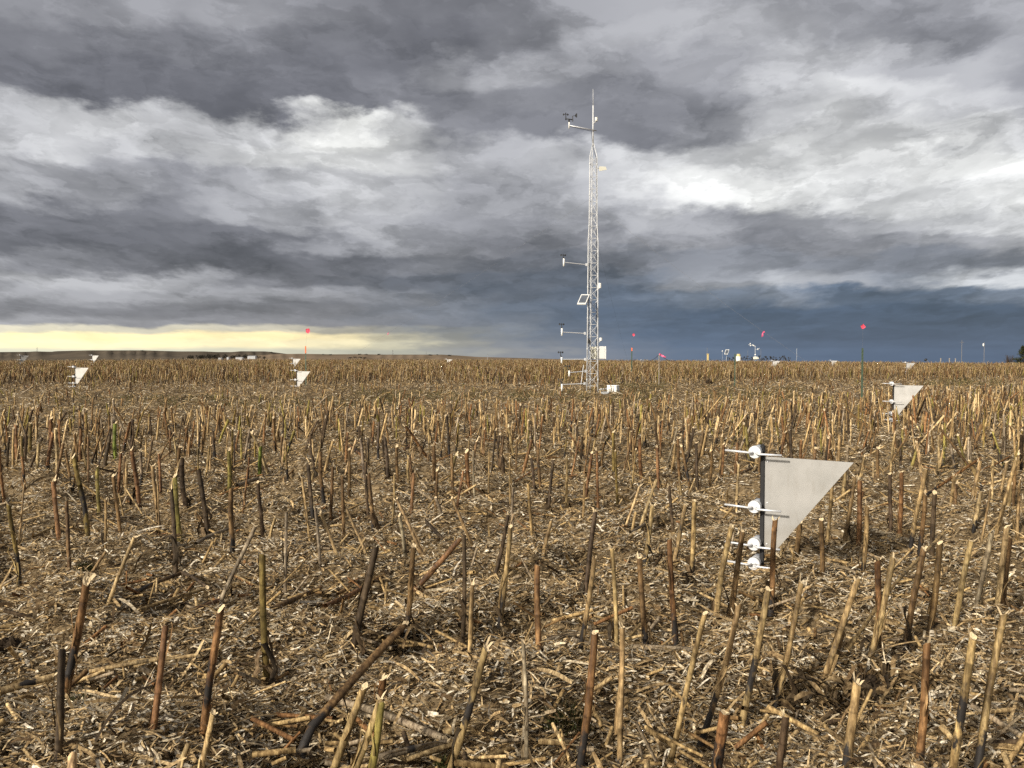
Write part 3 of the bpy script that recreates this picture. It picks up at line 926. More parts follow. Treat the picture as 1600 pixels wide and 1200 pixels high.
def ribbons(P, dirs, ln, wd, C, alpha=0.05, lift=0.3, curl=0.0, segs=2, thick=False):
    """many bent strips: P start points, dirs unit vectors (n,3)"""
    n = len(P)
    up = np.tile(np.array([0, 0, 1.0]), (n, 1))
    side = np.cross(dirs, up); side /= np.maximum(np.linalg.norm(side, axis=1), 1e-6)[:, None]
    roll = rng.normal(0, 0.6, n)
    side = side * np.cos(roll)[:, None] + up * np.sin(roll)[:, None]
    kx = rng.normal(0, 0.25, n); kz = rng.normal(lift, 0.25, n)
    vs = []
    for i in range(segs + 1):
        t = i / segs
        c = P + dirs * (ln * t)[:, None] + np.cross(dirs, up) * (ln * kx * (t * t))[:, None] + up * (ln * kz * t * (1 - t) + 0.0)[:, None]
        if curl: c = c + up * (ln * curl * t * t * rng.uniform(0, 1, n))[:, None]
        w_ = wd * (1.0 if 0 < i < segs else rng.uniform(0.3, 1.0, n))
        vs += [c - side * w_[:, None] * 0.5, c + side * w_[:, None] * 0.5]
    V = np.stack(vs, 1)
    q = np.array([(2 * i, 2 * i + 1, 2 * i + 3, 2 * i + 2) for i in range(segs)])
    Q = (np.arange(n)[:, None, None] * V.shape[1] + q[None]).reshape(-1, 4)
    Cc = np.concatenate([C, np.full((n, 1), alpha)], 1)
    Cc = np.repeat(Cc[:, None, :], V.shape[1], 1)
    return V.reshape(-1, 3), Q, Cc.reshape(-1, 4)

CMAT = np.array([COLS[k][1] for k in keys])
sel = ~ispick
Xs, Ys, Zs, Hs, Rs, Ls, Ds = X[sel], Y[sel], Z[sel], H[sel], RAD[sel], lean[sel], D[sel]
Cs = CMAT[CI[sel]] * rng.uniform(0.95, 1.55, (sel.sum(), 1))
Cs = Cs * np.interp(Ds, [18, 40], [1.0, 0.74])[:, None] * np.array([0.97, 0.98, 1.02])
ch = np.where(rng.random(len(Xs)) < 0.45, rng.uniform(0.35, 0.8, len(Xs)), 0.0)
nr_ = Ds < 26
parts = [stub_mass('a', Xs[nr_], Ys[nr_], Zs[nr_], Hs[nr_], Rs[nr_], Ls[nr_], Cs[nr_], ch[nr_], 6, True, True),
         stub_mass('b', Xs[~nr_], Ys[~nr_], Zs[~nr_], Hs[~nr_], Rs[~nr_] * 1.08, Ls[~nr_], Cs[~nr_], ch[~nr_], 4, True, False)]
# dead leaves clinging to the stubs
def cling(mask, per, cols):
    i = np.repeat(np.where(mask)[0], per)
    i = i[rng.random(len(i)) < 0.6]
    th = rng.uniform(0, 6.28, len(i))
    t0 = rng.uniform(0.25, 0.75, len(i))
    P = np.stack([Xs[i] + Ls[i, 0] * Hs[i] * t0 + np.cos(th) * Rs[i], Ys[i] + Ls[i, 1] * Hs[i] * t0 + np.sin(th) * Rs[i], Zs[i] + Hs[i] * t0], -1)
    d = np.stack([np.cos(th) * 0.25, np.sin(th) * 0.25, -np.ones(len(i))], -1); d /= np.linalg.norm(d, axis=1)[:, None]
    ln = Hs[i] * t0 * rng.uniform(0.6, 1.0, len(i))
    cc = cols[rng.integers(0, len(cols), len(i))] * rng.uniform(0.7, 1.3, (len(i), 1))
    return ribbons(P, d, ln, rng.uniform(0.012, 0.03, len(i)), cc, lift=0.0)
LEAFC = np.array([(0.08, 0.058, 0.035), (0.13, 0.09, 0.05), (0.21, 0.15, 0.085), (0.055, 0.043, 0.03), (0.16, 0.10, 0.045)])
parts.append(cling((Ds < 45), 2, LEAFC))
parts.append(cling((Ds >= 45), 1, LEAFC))
V_, Q_, C_ = merge(parts)
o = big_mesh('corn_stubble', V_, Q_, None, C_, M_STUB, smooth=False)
tag(o, 'dense mass of short cut corn stubble filling the field to its crest', 'stubble', kind='stuff')

# ------------------------------------------------------------------ fallen stalks, one thing each
FALLEN = [
 (0,1092,88,1070,12,'p','beside the charred stalk at the left edge'), (135,1160,245,1208,14,'g','thick one between the two front rust stalks'), (190,1018,343,952,8,'r','behind the tan front stalk'),
 (180,950,283,903,7,'b','bent up to its dark broken end'), (283,903,325,926,6,'d','short broken one'), (57,965,125,915,5,'t','behind the black-banded rust stalk'),
 (82,990,118,935,6,'g','short one beside the black-banded rust stalk'), (217,960,320,929,5,'t','slim one lying nearly level'), (307,988,400,965,7,'o','behind the white topped stalk'),
 (425,962,500,932,8,'b','right of the olive stalk'), (508,956,612,903,7,'r','behind the dark ragged stalk'), (425,1010,545,985,6,'t','between olive stalk and dark ragged stalk'),
 (510,1102,697,1170,12,'g','long one under the leaning tan stalks'), (590,1199,698,1173,11,'g','crossing the long grey one'), (690,1160,785,1137,11,'p','with a brush of roots at its end'),
 (750,1203,800,1180,10,'t','at the bottom edge'), (555,1076,595,1072,8,'g','short stub behind the frayed rust stalk'), (897,1010,1050,1065,9,'g','sloping behind the rust front stalk'),
 (990,1022,1150,1037,9,'g','level one between two leaning tan stalks'), (852,1010,903,1000,7,'g','short flat one'), (193,1135,322,1135,7,'g','level one between two rust front stalks'),
 (140,1060,305,1040,6,'p','pale split one in the litter'), (83,877,143,852,6,'g','beside the thin brown stalk'), (217,866,270,847,7,'g','below the green stalk'),
 (305,857,358,832,6,'g','ending at the black footed stalk'), (472,892,530,895,6,'b','short level one'), (582,767,640,778,5,'g','level one in the middle rows'),
 (442,780,468,800,5,'p','short pale one'), (1290,880,1325,888,5,'t','behind the near grey vane'), (1488,888,1535,888,5,'g','level one at the right'),
 (1265,1002,1305,992,8,'g','behind the white topped leaning stalk'), (1535,1180,1602,1191,9,'t','at the right edge'), (1262,798,1284,818,5,'p','propped beside the near vane'),
 (1465,700,1480,740,5,'g','short leaning one far right'), (370,763,402,754,6,'g','small grey one'), (547,700,571,722,5,'r','broken over its own stub'),
 (625,716,653,690,5,'r','broken upward in the middle rows'), (838,890,870,862,5,'b','short brown one'), (1060,720,1090,712,5,'t','slim one in the middle rows'),
 (985,838,1030,812,4,'g','slim grey one under the pale pair'), (1176,735,1135,760,4,'b','slim brown one left of the near sampler'), (700,800,735,782,4,'p','slim pale one'),
]
def lie(xa, ya, xb, yb, wpx, ck, where, seed):
    rr = random.Random(seed)
    a, b = ground_hit(xa, ya, 0.012), ground_hit(xb, yb, 0.012)
    r = min(max(0.006, wpx * (a.y + b.y) / 2 / FPX / 2), 0.02)
    if (b - a).length > 1.3: b = a + (b - a).normalized() * 1.3
    a.z += r * 0.8 + 0.022; b.z += r * 0.8 + 0.022 + rr.choice([0, 0, 0.02])
    ob, along, L, T = stalk_mesh(a, [a, (a + b) / 2 + Vector((0, 0, rr.uniform(0, 0.01))), b], r, tuple(x * 0.95 for x in COLS[ck][1]), char_fn(rr.choice(['', '', '', 'm']), rr), seed, None, a, cut=True, ground_flare=False)
    ob.name = 'fallen_stalk'
    peel(along, L, T, r, seed + 3, ob, a, COLS[ck][1])
    tag(ob, COLS[ck][0] + ' fallen corn stalk on the litter, ' + where, 'fallen stalk', 'fallen stalks lying on the litter')
    return ob, along, L, T, r, b
for i, f in enumerate(FALLEN):
    ob, along, L, T, r, b = lie(*f, 5000 + i)
    if 'brush of roots' in f[6]:
        mb = MB(); rr = random.Random(1)
        for k in range(16):
            d = (T + Vector((rr.uniform(-.5, .5), rr.uniform(-.5, .5), rr.uniform(-.1, .45)))).normalized()
            mb.tube([b - T * 0.01, b + d * 0.05, b + d * rr.uniform(0.07, 0.11) - Vector((0, 0, 0.01))], [0.003, 0.0022, 0.0008], 4, colour=(0.16, 0.12, 0.075, 0))
        mb.build('root_brush', M_LEAF, ob, ob.location)

# ------------------------------------------------------------------ litter
NEAR_S = ground_hit(1190, 903)
def litter():
    parts = []
    WCOL = np.array([(0.70, 0.62, 0.46), (0.76, 0.72, 0.61), (0.50, 0.375, 0.205), (0.59, 0.465, 0.275), (0.40, 0.295, 0.155), (0.48, 0.365, 0.205),
                     (0.28, 0.205, 0.11), (0.34, 0.255, 0.14), (0.20, 0.14, 0.075), (0.10, 0.068, 0.036), (0.058, 0.042, 0.026), (0.34, 0.28, 0.19)])
    def points(nn, d0, d1, power=1.0):
        # even over the ground close by, thinning with distance
        uu = rng.random(nn)
        d = (d0 ** (2 - power) + uu * (d1 ** (2 - power) - d0 ** (2 - power))) ** (1 / (2 - power)) if power != 2 else d0 * (d1 / d0) ** uu
        a = rng.uniform(-0.66, 0.66, nn)
        x = np.sin(a) * d; y = np.cos(a) * d
        return x, y, d
    def strips(nn, d0, d1, power, l0, l1, w0, w1, pcol, lift=0.15, zmax=0.02, segs=2, grow=0.0):
        x, y, d = points(nn, d0, d1, power)
        g = 1 + grow * np.log(d / d0)
        th = rng.normal(0.0, 0.9, nn) + np.where(rng.random(nn) < .5, 0, math.pi)
        el = rng.normal(0.08, 0.30, nn)
        dr = np.stack([np.cos(th) * np.cos(el), np.sin(th) * np.cos(el), np.sin(el)], -1)
        clr = np.hypot(x - NEAR_S.x, y - NEAR_S.y) < 0.24
        x = np.where(clr, x + 0.6 * np.sign(x - NEAR_S.x), x); d = np.hypot(x, y)
        z = ground_z(x, y) + micro(x, y) * np.clip(1.4 - d / 30, 0.1, 1) + rng.random(nn) ** 2 * zmax + 0.003
        ln = np.exp(rng.uniform(np.log(l0), np.log(l1), nn)) * g
        z = z + np.maximum(-dr[:, 2] * ln, 0)
        wd = rng.uniform(w0, w1, nn) * g
        ci = rng.choice(len(WCOL), nn, p=np.array(pcol) / np.sum(pcol))
        C = WCOL[ci] * rng.uniform(0.7, 1.25, (nn, 1))
        return ribbons(np.stack([x, y, z], -1), dr, ln, wd, C, alpha=0.08, lift=lift, segs=segs)
    mixp = [15, 10, 16, 15, 12, 11, 7, 6, 5, 6, 6, 5]
    parts.append(strips(200000, 1.9, 15, 1.25, 0.015, 0.10, 0.0022, 0.0085, mixp, zmax=0.05))
    parts.append(strips(11000, 1.9, 12, 1.25, 0.03, 0.13, 0.008, 0.022, [0.6, 0.2, 2, 2, 6, 5, 14, 12, 18, 16, 10, 3], lift=0.3, zmax=0.03, segs=4))
    parts.append(strips(150000, 1.9, 24, 1.4, 0.012, 0.046, 0.006, 0.019, [10, 12, 3, 4, 1, 1, 0, 0, 0, 0, 0, 0.5], lift=0.1, zmax=0.03))
    parts.append(strips(95000, 1.9, 18, 1.35, 0.02, 0.085, 0.0045, 0.014, [9, 6, 6, 6, 2, 2, 0, 0, 0, 0, 0, 1], lift=0.12, zmax=0.04))
    parts.append(strips(3600, 1.9, 14, 1.3, 0.09, 0.26, 0.005, 0.017, [8, 5, 10, 10, 10, 10, 8, 8, 6, 5, 4, 10], lift=0.06, zmax=0.05, segs=5))
    parts.append(strips(130000, 12, 75, 1.5, 0.03, 0.20, 0.005, 0.015, [13, 8, 15, 13, 12, 10, 8, 6, 5, 4, 3, 3], zmax=0.05, grow=0.35))
    parts.append(strips(40000, 12, 55, 1.5, 0.02, 0.07, 0.014, 0.026, [9, 6, 7, 7, 4, 3, 0, 0, 0, 0, 0, 1], zmax=0.04, grow=0.3))
    V, Q, C = merge(parts)
    o = big_mesh('husk_litter', V, Q, None, C, M_LITTER, smooth=False)
    tag(o, 'shredded husks, leaf bits and pale cob chips strewn over the soil', 'litter', kind='stuff')
    # broken stalk pieces too many to count: short tubes lying or propped
    nn = 13000
    x, y, d = points(nn, 2.2, 66, 1.45)
    th = rng.uniform(0, 6.28, nn); el = np.abs(rng.normal(0.0, 0.35, nn)).clip(0, 1.2)
    ln = np.exp(rng.uniform(np.log(0.04), np.log(0.45), nn))
    keepm = ~((d < 7) & (ln > 0.22))
    x, y, d, th, el, ln = [q[keepm] for q in (x, y, d, th, el, ln)]
    nn = len(x)
    rad = rng.uniform(0.004, 0.011, nn)
    z = ground_z(x, y) + rng.uniform(0.01, 0.035, nn)
    C = np.array([COLS[q_][1] for q_ in 'ttttppggbrtd'])[rng.choice(12, nn)] * rng.uniform(0.7, 1.25, (nn, 1))
    a = np.stack([x, y, z], -1)
    dr = np.stack([np.cos(th) * np.cos(el), np.sin(th) * np.cos(el), np.sin(el)], -1)
    s1 = np.cross(dr, np.array([0, 0, 1.0])); s1 /= np.maximum(np.linalg.norm(s1, axis=1), 1e-6)[:, None]
    s2 = np.cross(dr, s1)
    vs = []
    for t in (0, 1):
        for k in range(5):
            an = 2 * math.pi * k / 5
            vs.append(a + dr * (ln * t)[:, None] + (s1 * math.cos(an) + s2 * math.sin(an)) * rad[:, None])
    V = np.stack(vs, 1)
    q = np.array([(k, (k + 1) % 5, 5 + (k + 1) % 5, 5 + k) for k in range(5)])
    Q = (np.arange(nn)[:, None, None] * 10 + q[None]).reshape(-1, 4)
    Cc = np.repeat(np.concatenate([C, np.full((nn, 1), 0.15)], 1)[:, None], 10, 1).reshape(-1, 4)
    o = big_mesh('stalk_debris', V.reshape(-1, 3), Q, None, Cc, M_LITTER, smooth=False)
    tag(o, 'countless short broken pieces of corn stalk scattered among the stubble', 'debris', kind='stuff')
litter()

# ------------------------------------------------------------------ grass in the trampled lane
def grass():
    P, = [[]]
    def patch(px0, px1, py0, py1, n):
        for _ in range(n):
            p = ground_hit(random.uniform(px0, px1), random.uniform(py0, py1))
            P.append((p.x, p.y, p.z))
    patch(120, 620, 622, 640, 260); patch(560, 760, 612, 628, 200); patch(940, 1040, 600, 632, 220); patch(1100, 1260, 606, 630, 200); patch(1440, 1570, 592, 604, 200); patch(780, 930, 612, 630, 150)
    C0 = np.array(P)
    C0 = np.repeat(C0, 12, 0)
    n = len(C0)
    C0[:, 0] += rng.normal(0, 0.10, n); C0[:, 1] += rng.normal(0, 0.10, n)
    C0[:, 2] = ground_z(C0[:, 0], C0[:, 1])
    th = rng.uniform(0, 6.28, n)
    d = np.stack([np.cos(th) * 0.5, np.sin(th) * 0.5, np.ones(n)], -1); d /= np.linalg.norm(d, axis=1)[:, None]
    g = np.array([(0.10, 0.105, 0.035), (0.14, 0.12, 0.045), (0.20, 0.15, 0.065), (0.075, 0.085, 0.03)])
    C = g[rng.integers(0, 4, n)] * rng.uniform(0.7, 1.2, (n, 1))
    V, Q, Cc = ribbons(C0, d, rng.uniform(0.05, 0.16, n), rng.uniform(0.006, 0.014, n), C, alpha=0.0, lift=0.1)
    o = big_mesh('grass', V, Q, None, Cc, M_GREEN, smooth=False)
    tag(o, 'thin olive grass growing in the trampled strip around the tower', 'grass', kind='stuff')
grass()

WEEDS = [(122,1125,0.16,'dark bushy weed behind the charred left stalk'), (132,890,0.09,'small dark weed beside the thin brown stalk'), (697,988,0.06,'tiny weed between brown and dark ragged stalks'),
         (885,1135,0.15,'wispy grass tuft left of the big rust front stalk'), (1180,1012,0.08,'small weed below the near sampler'), (1480,915,0.08,'small weed beside the brown stalk far right'),
         (1330,1185,0.08,'small weed right of the tan front stalk'), (820,918,0.07,'small weed between two middle stalks'), (1455,1105,0.08,'low weed near the right rust stalk'), (700,1200,0.07,'low weed at the bottom edge')]
for i, (px, py, s, lab) in enumerate(WEEDS):
    b = ground_hit(px, py)
    n = int(90 + s * 900)
    mbw = MB(); rr = random.Random(i)
    for k in range(n):
        th = rr.uniform(0, 6.28); q = rr.random() ** 0.7
        p = Vector((b.x + math.cos(th) * s * q * 0.7, b.y + math.sin(th) * s * q * 0.7, b.z))
        d = Vector((math.cos(th) * rr.uniform(0, .7), math.sin(th) * rr.uniform(0, .7), 1)).normalized()
        sd_ = d.orthogonal().normalized() * rr.uniform(0.0012, 0.003)
        ln = s * rr.uniform(0.35, 0.9) * (1.1 - q * 0.6)
        c = rr.choice([(0.05, 0.068, 0.02), (0.07, 0.085, 0.026), (0.10, 0.10, 0.035), (0.17, 0.135, 0.06)])
        m1 = p + d * ln * 0.55
        e = p + d * ln + Vector((rr.uniform(-1, 1), rr.uniform(-1, 1), -0.3)) * ln * 0.3
        mbw.add([p - sd_, p + sd_, m1 + sd_, m1 - sd_, e], [(0, 1, 2, 3), (3, 2, 4)], (c[0], c[1], c[2], 0))
        if rr.random() < 0.5:
            f = d.cross(Vector((rr.uniform(-1, 1), rr.uniform(-1, 1), .3))).normalized() * 0.012
            mbw.add([m1, m1 + f + sd_ * 2, m1 + f * 1.8, m1 + f - sd_ * 2], [(0, 1, 2, 3)], (c[0], c[1], c[2], 0))
    o = mbw.build('weed', M_GREEN, None, b)
    tag(o, lab, 'weed', 'small weeds in the litter')

# clods and pulled root balls
def clod(px, py, r, seed, lab):
    b = ground_hit(px, py)
    mb = MB(); mb.blob(b + Vector((0, 0, r * 0.6)), r, seed, 16, 12, 0.35, (0.045, 0.034, 0.023, 0.0), (1.1, 1, 0.85))
    o = mb.build('root_clod', M_LEAF, None, b)
    rb = MB(); rr = random.Random(seed)
    for k in range(34):
        d = Vector((rr.uniform(-1, 1), rr.uniform(-1, 1), rr.uniform(-0.1, 1))).normalized()
        c = b + Vector((0, 0, r * 0.6))
        e = c + d * r * rr.uniform(1.15, 1.6)
        rb.tube([c + d * r * 0.7, e, e + Vector((rr.uniform(-1, 1), rr.uniform(-1, 1), -0.6)) * r * 0.5], [0.002, 0.0016, 0.0006], 4, colour=(0.09, 0.065, 0.04, 0))
    rb.build('root_hairs', M_LEAF, o, b)
    tag(o, lab, 'clod', 'uprooted root clods')
clod(1272, 1056, 0.052, 1, 'round dark root clod beside the white topped leaning stalk')
clod(1352, 1092, 0.060, 2, 'flattened dark clod with leaf trash under the forked stalks')
clod(760, 745, 0.055, 3, 'small dark clod in the middle rows')
clod(14, 1018, 0.045, 4, 'crumbly dark clod at the left edge')
clod(1108, 600, 0.12, 5, 'dark clod in the trampled strip by the green stake')
clod(1460, 588, 0.12, 6, 'far dark clod in the stubble at the right')

# dry leaf tangle around the forked stalks
def tangle(px, py, n, s, seed, lab):
    b = ground_hit(px, py); rr = random.Random(seed); mb = MB()
    for k in range(n):
        p = b + Vector((rr.gauss(0, s), rr.gauss(0, s * .6), rr.uniform(0.0, 0.05)))
        th = rr.uniform(0, 6.28); d = Vector((math.cos(th), math.sin(th), rr.uniform(-.1, .5)))
        sd_ = Vector((-d.y, d.x, rr.uniform(-.6, .6))).normalized() * rr.uniform(0.004, 0.011)
        ln = rr.uniform(0.08, 0.2)
        c = rr.choice([(0.10, 0.075, 0.045), (0.17, 0.125, 0.07), (0.24, 0.18, 0.10), (0.06, 0.046, 0.03), (0.30, 0.22, 0.12)])
        vs = []
        for i in range(6):
            t = i / 5
            q = p + d * ln * t + Vector((0, 0, 0.05 * math.sin(t * 3.1) - 0.02 * t)) + sd_ * 0.8 * math.sin(t * 4 + k)
            w_ = sd_ * (1 - 0.7 * abs(t - 0.4)) 
            tw = Vector((0, 0, 0.008 * math.sin(t * 6 + k)))
            vs += [q - w_ + tw, q - Vector((0, 0, 0.004)), q + w_ - tw]
        fs = []
        for i in range(5):
            fs += [(3 * i, 3 * i + 1, 3 * i + 4, 3 * i + 3), (3 * i + 1, 3 * i + 2, 3 * i + 5, 3 * i + 4)]
        mb.add(vs, fs, (c[0], c[1], c[2], 0.1))
    o = mb.build('leaf_tangle', M_LEAF, None, b, smooth=True)
    tag(o, lab, 'dead leaves', 'tangles of dead corn leaves')
tangle(1380, 1075, 80, 0.13, 1, 'large curled tangle of dead leaves around the forked stalks')
tangle(1310, 1110, 45, 0.10, 2, 'dead leaves piled below the white topped leaning stalk')
tangle(590, 1010, 20, 0.07, 3, 'dead leaves at the foot of the dark ragged stalk')
tangle(1050, 925, 22, 0.12, 4, 'dead leaves left of the near sampler')
tangle(840, 960, 18, 0.09, 5, 'dead leaves behind the rust stalk in the middle')

# ------------------------------------------------------------------ dust samplers
def make_sampler():
    root = empty('dust_sampler', (0, 0, 0))
    m = MB(); m.box((0, 0, 0.36), (0.026, 0.020, 0.95), bevel=0.003)
    m.lathe((0, 0, 0.82), (0, 0, 1), [(0, 0.016), (0.02, 0.016), (0.024, 0.008), (0.03, 0.006)], 12)
    m.build('mast', M_BLACK, root, smooth=False)
    v_ = MB()
    NX, NZ = 12, 10
    vs, fs = [], []
    for sgn in (-1, 1):
        for j in range(NZ + 1):
            tz = j / NZ; zz_ = 0.192 + tz * (0.772 - 0.192)
            x1 = 0.092 + (0.532 - 0.092) * tz
            for i in range(NX + 1):
                x_ = 0.0135 + (x1 - 0.0135) * i / NX
                bow = 0.003 * math.sin(x_ * 6.5) + 0.002 * math.sin(zz_ * 7 + 1) * x_ / 0.5
                vs.append((x_, bow + sgn * 0.001, zz_ - 0.006 * (x_ / 0.53) * tz))
    o_ = (NX + 1) * (NZ + 1)
    for j in range(NZ):
        for i in range(NX):
            a_ = j * (NX + 1) + i
            fs.append((a_, a_ + 1, a_ + NX + 2, a_ + NX + 1)); fs.append((o_ + a_, o_ + a_ + NX + 1, o_ + a_ + NX + 2, o_ + a_ + 1))
    for i in range(NX):
        a_ = i; b_ = NZ * (NX + 1) + i
        fs.append((a_, o_ + a_, o_ + a_ + 1, a_ + 1)); fs.append((b_, b_ + 1, o_ + b_ + 1, o_ + b_))
    for j in range(NZ):
        a_ = j * (NX + 1) + NX; fs.append((a_, o_ + a_, o_ + a_ + NX + 1, a_ + NX + 1))
    v_.add(vs, fs)
    vane = v_.build('vane', M_VANE, root)
    rv = MB()
    for z in (0.74, 0.48, 0.22):
        rv.lathe((0.03, -0.001, z), (0, -1, 0), [(0, 0.006), (0.0015, 0.006), (0.003, 0.003)], 10)
    rv.build('rivet', M_TUBE, vane)
    for z, ln in ((0.802, 1.0), (0.458, 1.0), (0.222, 0.98), (0.100, 0.9)):
        b = MB()
        b.lathe((-0.036, 0.075, z), (0, -1, 0), [(0, 0.028), (0.006, 0.036), (0.10, 0.036), (0.110, 0.033), (0.118, 0.033), (0.118, 0.0395), (0.142, 0.0395), (0.146, 0.036)], 24)
        bot = b.build('bottle', M_PLASTIC, root, smooth=False)
        bot.data.polygons.foreach_set('use_smooth', [len(p.vertices) == 4 for p in bot.data.polygons])
        sm_ = MB(); sm_.lathe((-0.036, -0.041, z), (0, -1, 0), [(0, 0.0385), (0.0015, 0.0402), (0.003, 0.0385)], 24); sm_.build('cap_seal', M_GREY, bot)
        t1 = MB()
        yf = -0.072
        t1.tube([(-0.050, yf, z), (-0.050, yf - 0.018, z), (-0.054, yf - 0.029, z), (-0.066, yf - 0.034, z + 0.001), (-0.12, yf - 0.034, z + 0.004), (-0.21 * ln, yf - 0.034, z + 0.008)], 0.0068, 10)
        t1.build('inlet_tube', M_TUBE, bot, smooth=True)
        t2 = MB()
        t2.tube([(-0.022, yf, z - 0.004), (-0.022, yf - 0.018, z - 0.004), (-0.017, yf - 0.029, z - 0.005), (-0.006, yf - 0.034, z - 0.006), (0.06, yf - 0.034, z - 0.006), (0.135 * ln, yf - 0.034, z - 0.006)], 0.0068, 10)
        t2.tube([(0.1352 * ln, yf - 0.034, z - 0.006), (0.1356 * ln, yf - 0.034, z - 0.006)], 0.0045, 10)
        t2.build('outlet_tube', M_TUBE, bot, smooth=True)
        c = MB(); c.box((-0.010, 0.006, z), (0.046, 0.034, 0.012), bevel=0.002)
        c.build('clamp', M_BLACK, bot)
    return root

# mast x px, vane top y px, distance (0 = base y given), yaw degrees, label
SAMP = [
 (1190, 903, None, -29, 'large near dust sampler with grey metal vane and four white bottles among stalks'),
 (1395, 664, None, -15, 'cream vaned dust sampler in front of the tall green flagged post'),
 (1416, 567, 52, -40, 'greyish far sampler right of the tall green post, vane dull'),
 (1298, 563.5, 70, -12, 'small far sampler at the crest between two larger far vanes'),
 (1207, 564, 60, -12, 'bright far sampler beneath the pink tape of the right wire'),
 (1002, 563, 76, 22, 'small dim far sampler between red tipped post and white stake'),
 (698, 561.5, 76, -12, 'lone tiny far sampler left of the tower at the crest'),
 (457.5, 560.5, 54, -8, 'far cream sampler standing just behind the orange post sampler'),
 (463.5, 580, 30.5, -10, 'cream sampler before the orange tipped post, paired with a farther one'),
 (117, 574.5, 29.5, -8, 'cream sampler nearest in the left group of three'),
 (144, 555.5, 62, -10, 'far bright sampler against the dark hill, right of the left three'),
 (32, 555.5, 60, 26, 'far dull grey sampler at the left edge against the hill'),
]
proto = make_sampler()
for i, (px, py, dist, yaw, lab) in enumerate(SAMP):
    o = proto if i == 0 else copy_tree(proto)
    if dist is None:
        p = ground_hit(px, py)
        z = p.z
    else:
        p = at(px, py, dist)
        z = p.z - 0.772
    o.location = (p.x, p.y, z)
    o.rotation_euler = (0, 0, R(yaw))
    tag(o, lab, 'dust sampler', 'dust samplers standing across the field')
    CLEAR.append((p.x, p.y))
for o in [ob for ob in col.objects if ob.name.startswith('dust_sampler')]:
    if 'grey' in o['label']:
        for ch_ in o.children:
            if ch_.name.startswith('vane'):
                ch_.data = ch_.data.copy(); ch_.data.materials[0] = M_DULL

# ------------------------------------------------------------------ lattice tower
TB = ground_hit(925, 613)
TD = TB.y
PXM = TD / FPX                      # metres per pixel at the tower
def tp(px, py, dy=0.0):
    return at(px, py, TD + dy)
tower = empty('weather_tower', (TB.x, TB.y, TB.z))
tag(tower, 'tall white triangular lattice weather tower with instrument arms in the trampled strip', 'weather tower')
tcx = at(924.4, 613, TD).x
levels = [(616, 17.8), (480, 16.0), (378, 15.6), (352, 12.6), (245, 11.2), (224, 1.6)]
def half(py):
    ys_ = [l[0] for l in levels][::-1]; ws = [l[1] for l in levels][::-1]
    return np.interp(py, ys_, ws) * PXM / math.sqrt(3)
ANG = [R(217), R(337), R(97)]
def legp(k, py):
    c = tp(924.4 + (613 - py) * 0.0062, py)
    r = half(py)
    return Vector((c.x + math.cos(ANG[k]) * r, TD + math.sin(ANG[k]) * r, c.z))
for k in range(3):
    m = MB()
    m.tube([legp(k, l[0]) for l in levels], [0.018, 0.017, 0.016, 0.015, 0.013, 0.010], 8)
    m.build('leg', M_TOWER, tower, TB, smooth=True)
br = MB()
bays = [603 + 0.0 - 19.2 * i for i in range(19)]
for i, yb in enumerate(bays):
    yt = bays[i + 1] if i + 1 < len(bays) else 245
    for k in range(3):
        a0, a1 = legp(k, yb), legp((k + 1) % 3, yb)
        br.tube([a0, a1], 0.0065, 5)
        if i + 1 < len(bays) or True:
            b0_, b1_ = legp(k, yt), legp((k + 1) % 3, yt)
            br.tube([a0, b1_], 0.0052, 5); br.tube([a1, b0_], 0.0052, 5)
br.build('lattice_bracing', M_TOWER, tower, TB)
m = MB(); m.tube([tp(926.6, 228), tp(926.8, 165)], [0.024, 0.022], 10)
m.tube([tp(924.5, 203), tp(932, 204.5)], 0.012, 6)
mast = m.build('top_mast', M_TOWER, tower, TB, smooth=True)
m = MB(); m.tube([tp(926.8, 166), tp(926.6, 139)], [0.011, 0.006], 6); m.build('lightning_rod', M_TOWER, tower, TB, smooth=True)
m = MB(); m.tube([tp(912, 570, -0.2), tp(906, 613, -0.2)], 0.012, 6); m.build('side_strut', M_TOWER, tower, TB)
# base plates of the legs
m = MB()
for k in range(3):
    p = legp(k, 613); m.box((p.x, p.y, p.z - 0.01), (0.14, 0.14, 0.02), bevel=0.004)
m.build('foot_plates', M_GREY, tower, TB)

def cups(mb, c, s):
    for k in range(3):
        a = 2 * math.pi * k / 3 + 0.4
        d = Vector((math.cos(a), math.sin(a), 0)); t = Vector((-d.y, d.x, 0))
        e = c + d * s
        mb.tube([c, e], 0.005, 5)
        mb.lathe(e + d * 0.02 - t * 0.02, t, [(0, 0.004), (0.006, 0.02), (0.02, 0.030), (0.034, 0.034), (0.030, 0.030), (0.008, 0.008)], 9)
    mb.lathe(c - Vector((0, 0, 0.015)), (0, 0, 1), [(0, 0.014), (0.03, 0.014), (0.036, 0.006)], 8)

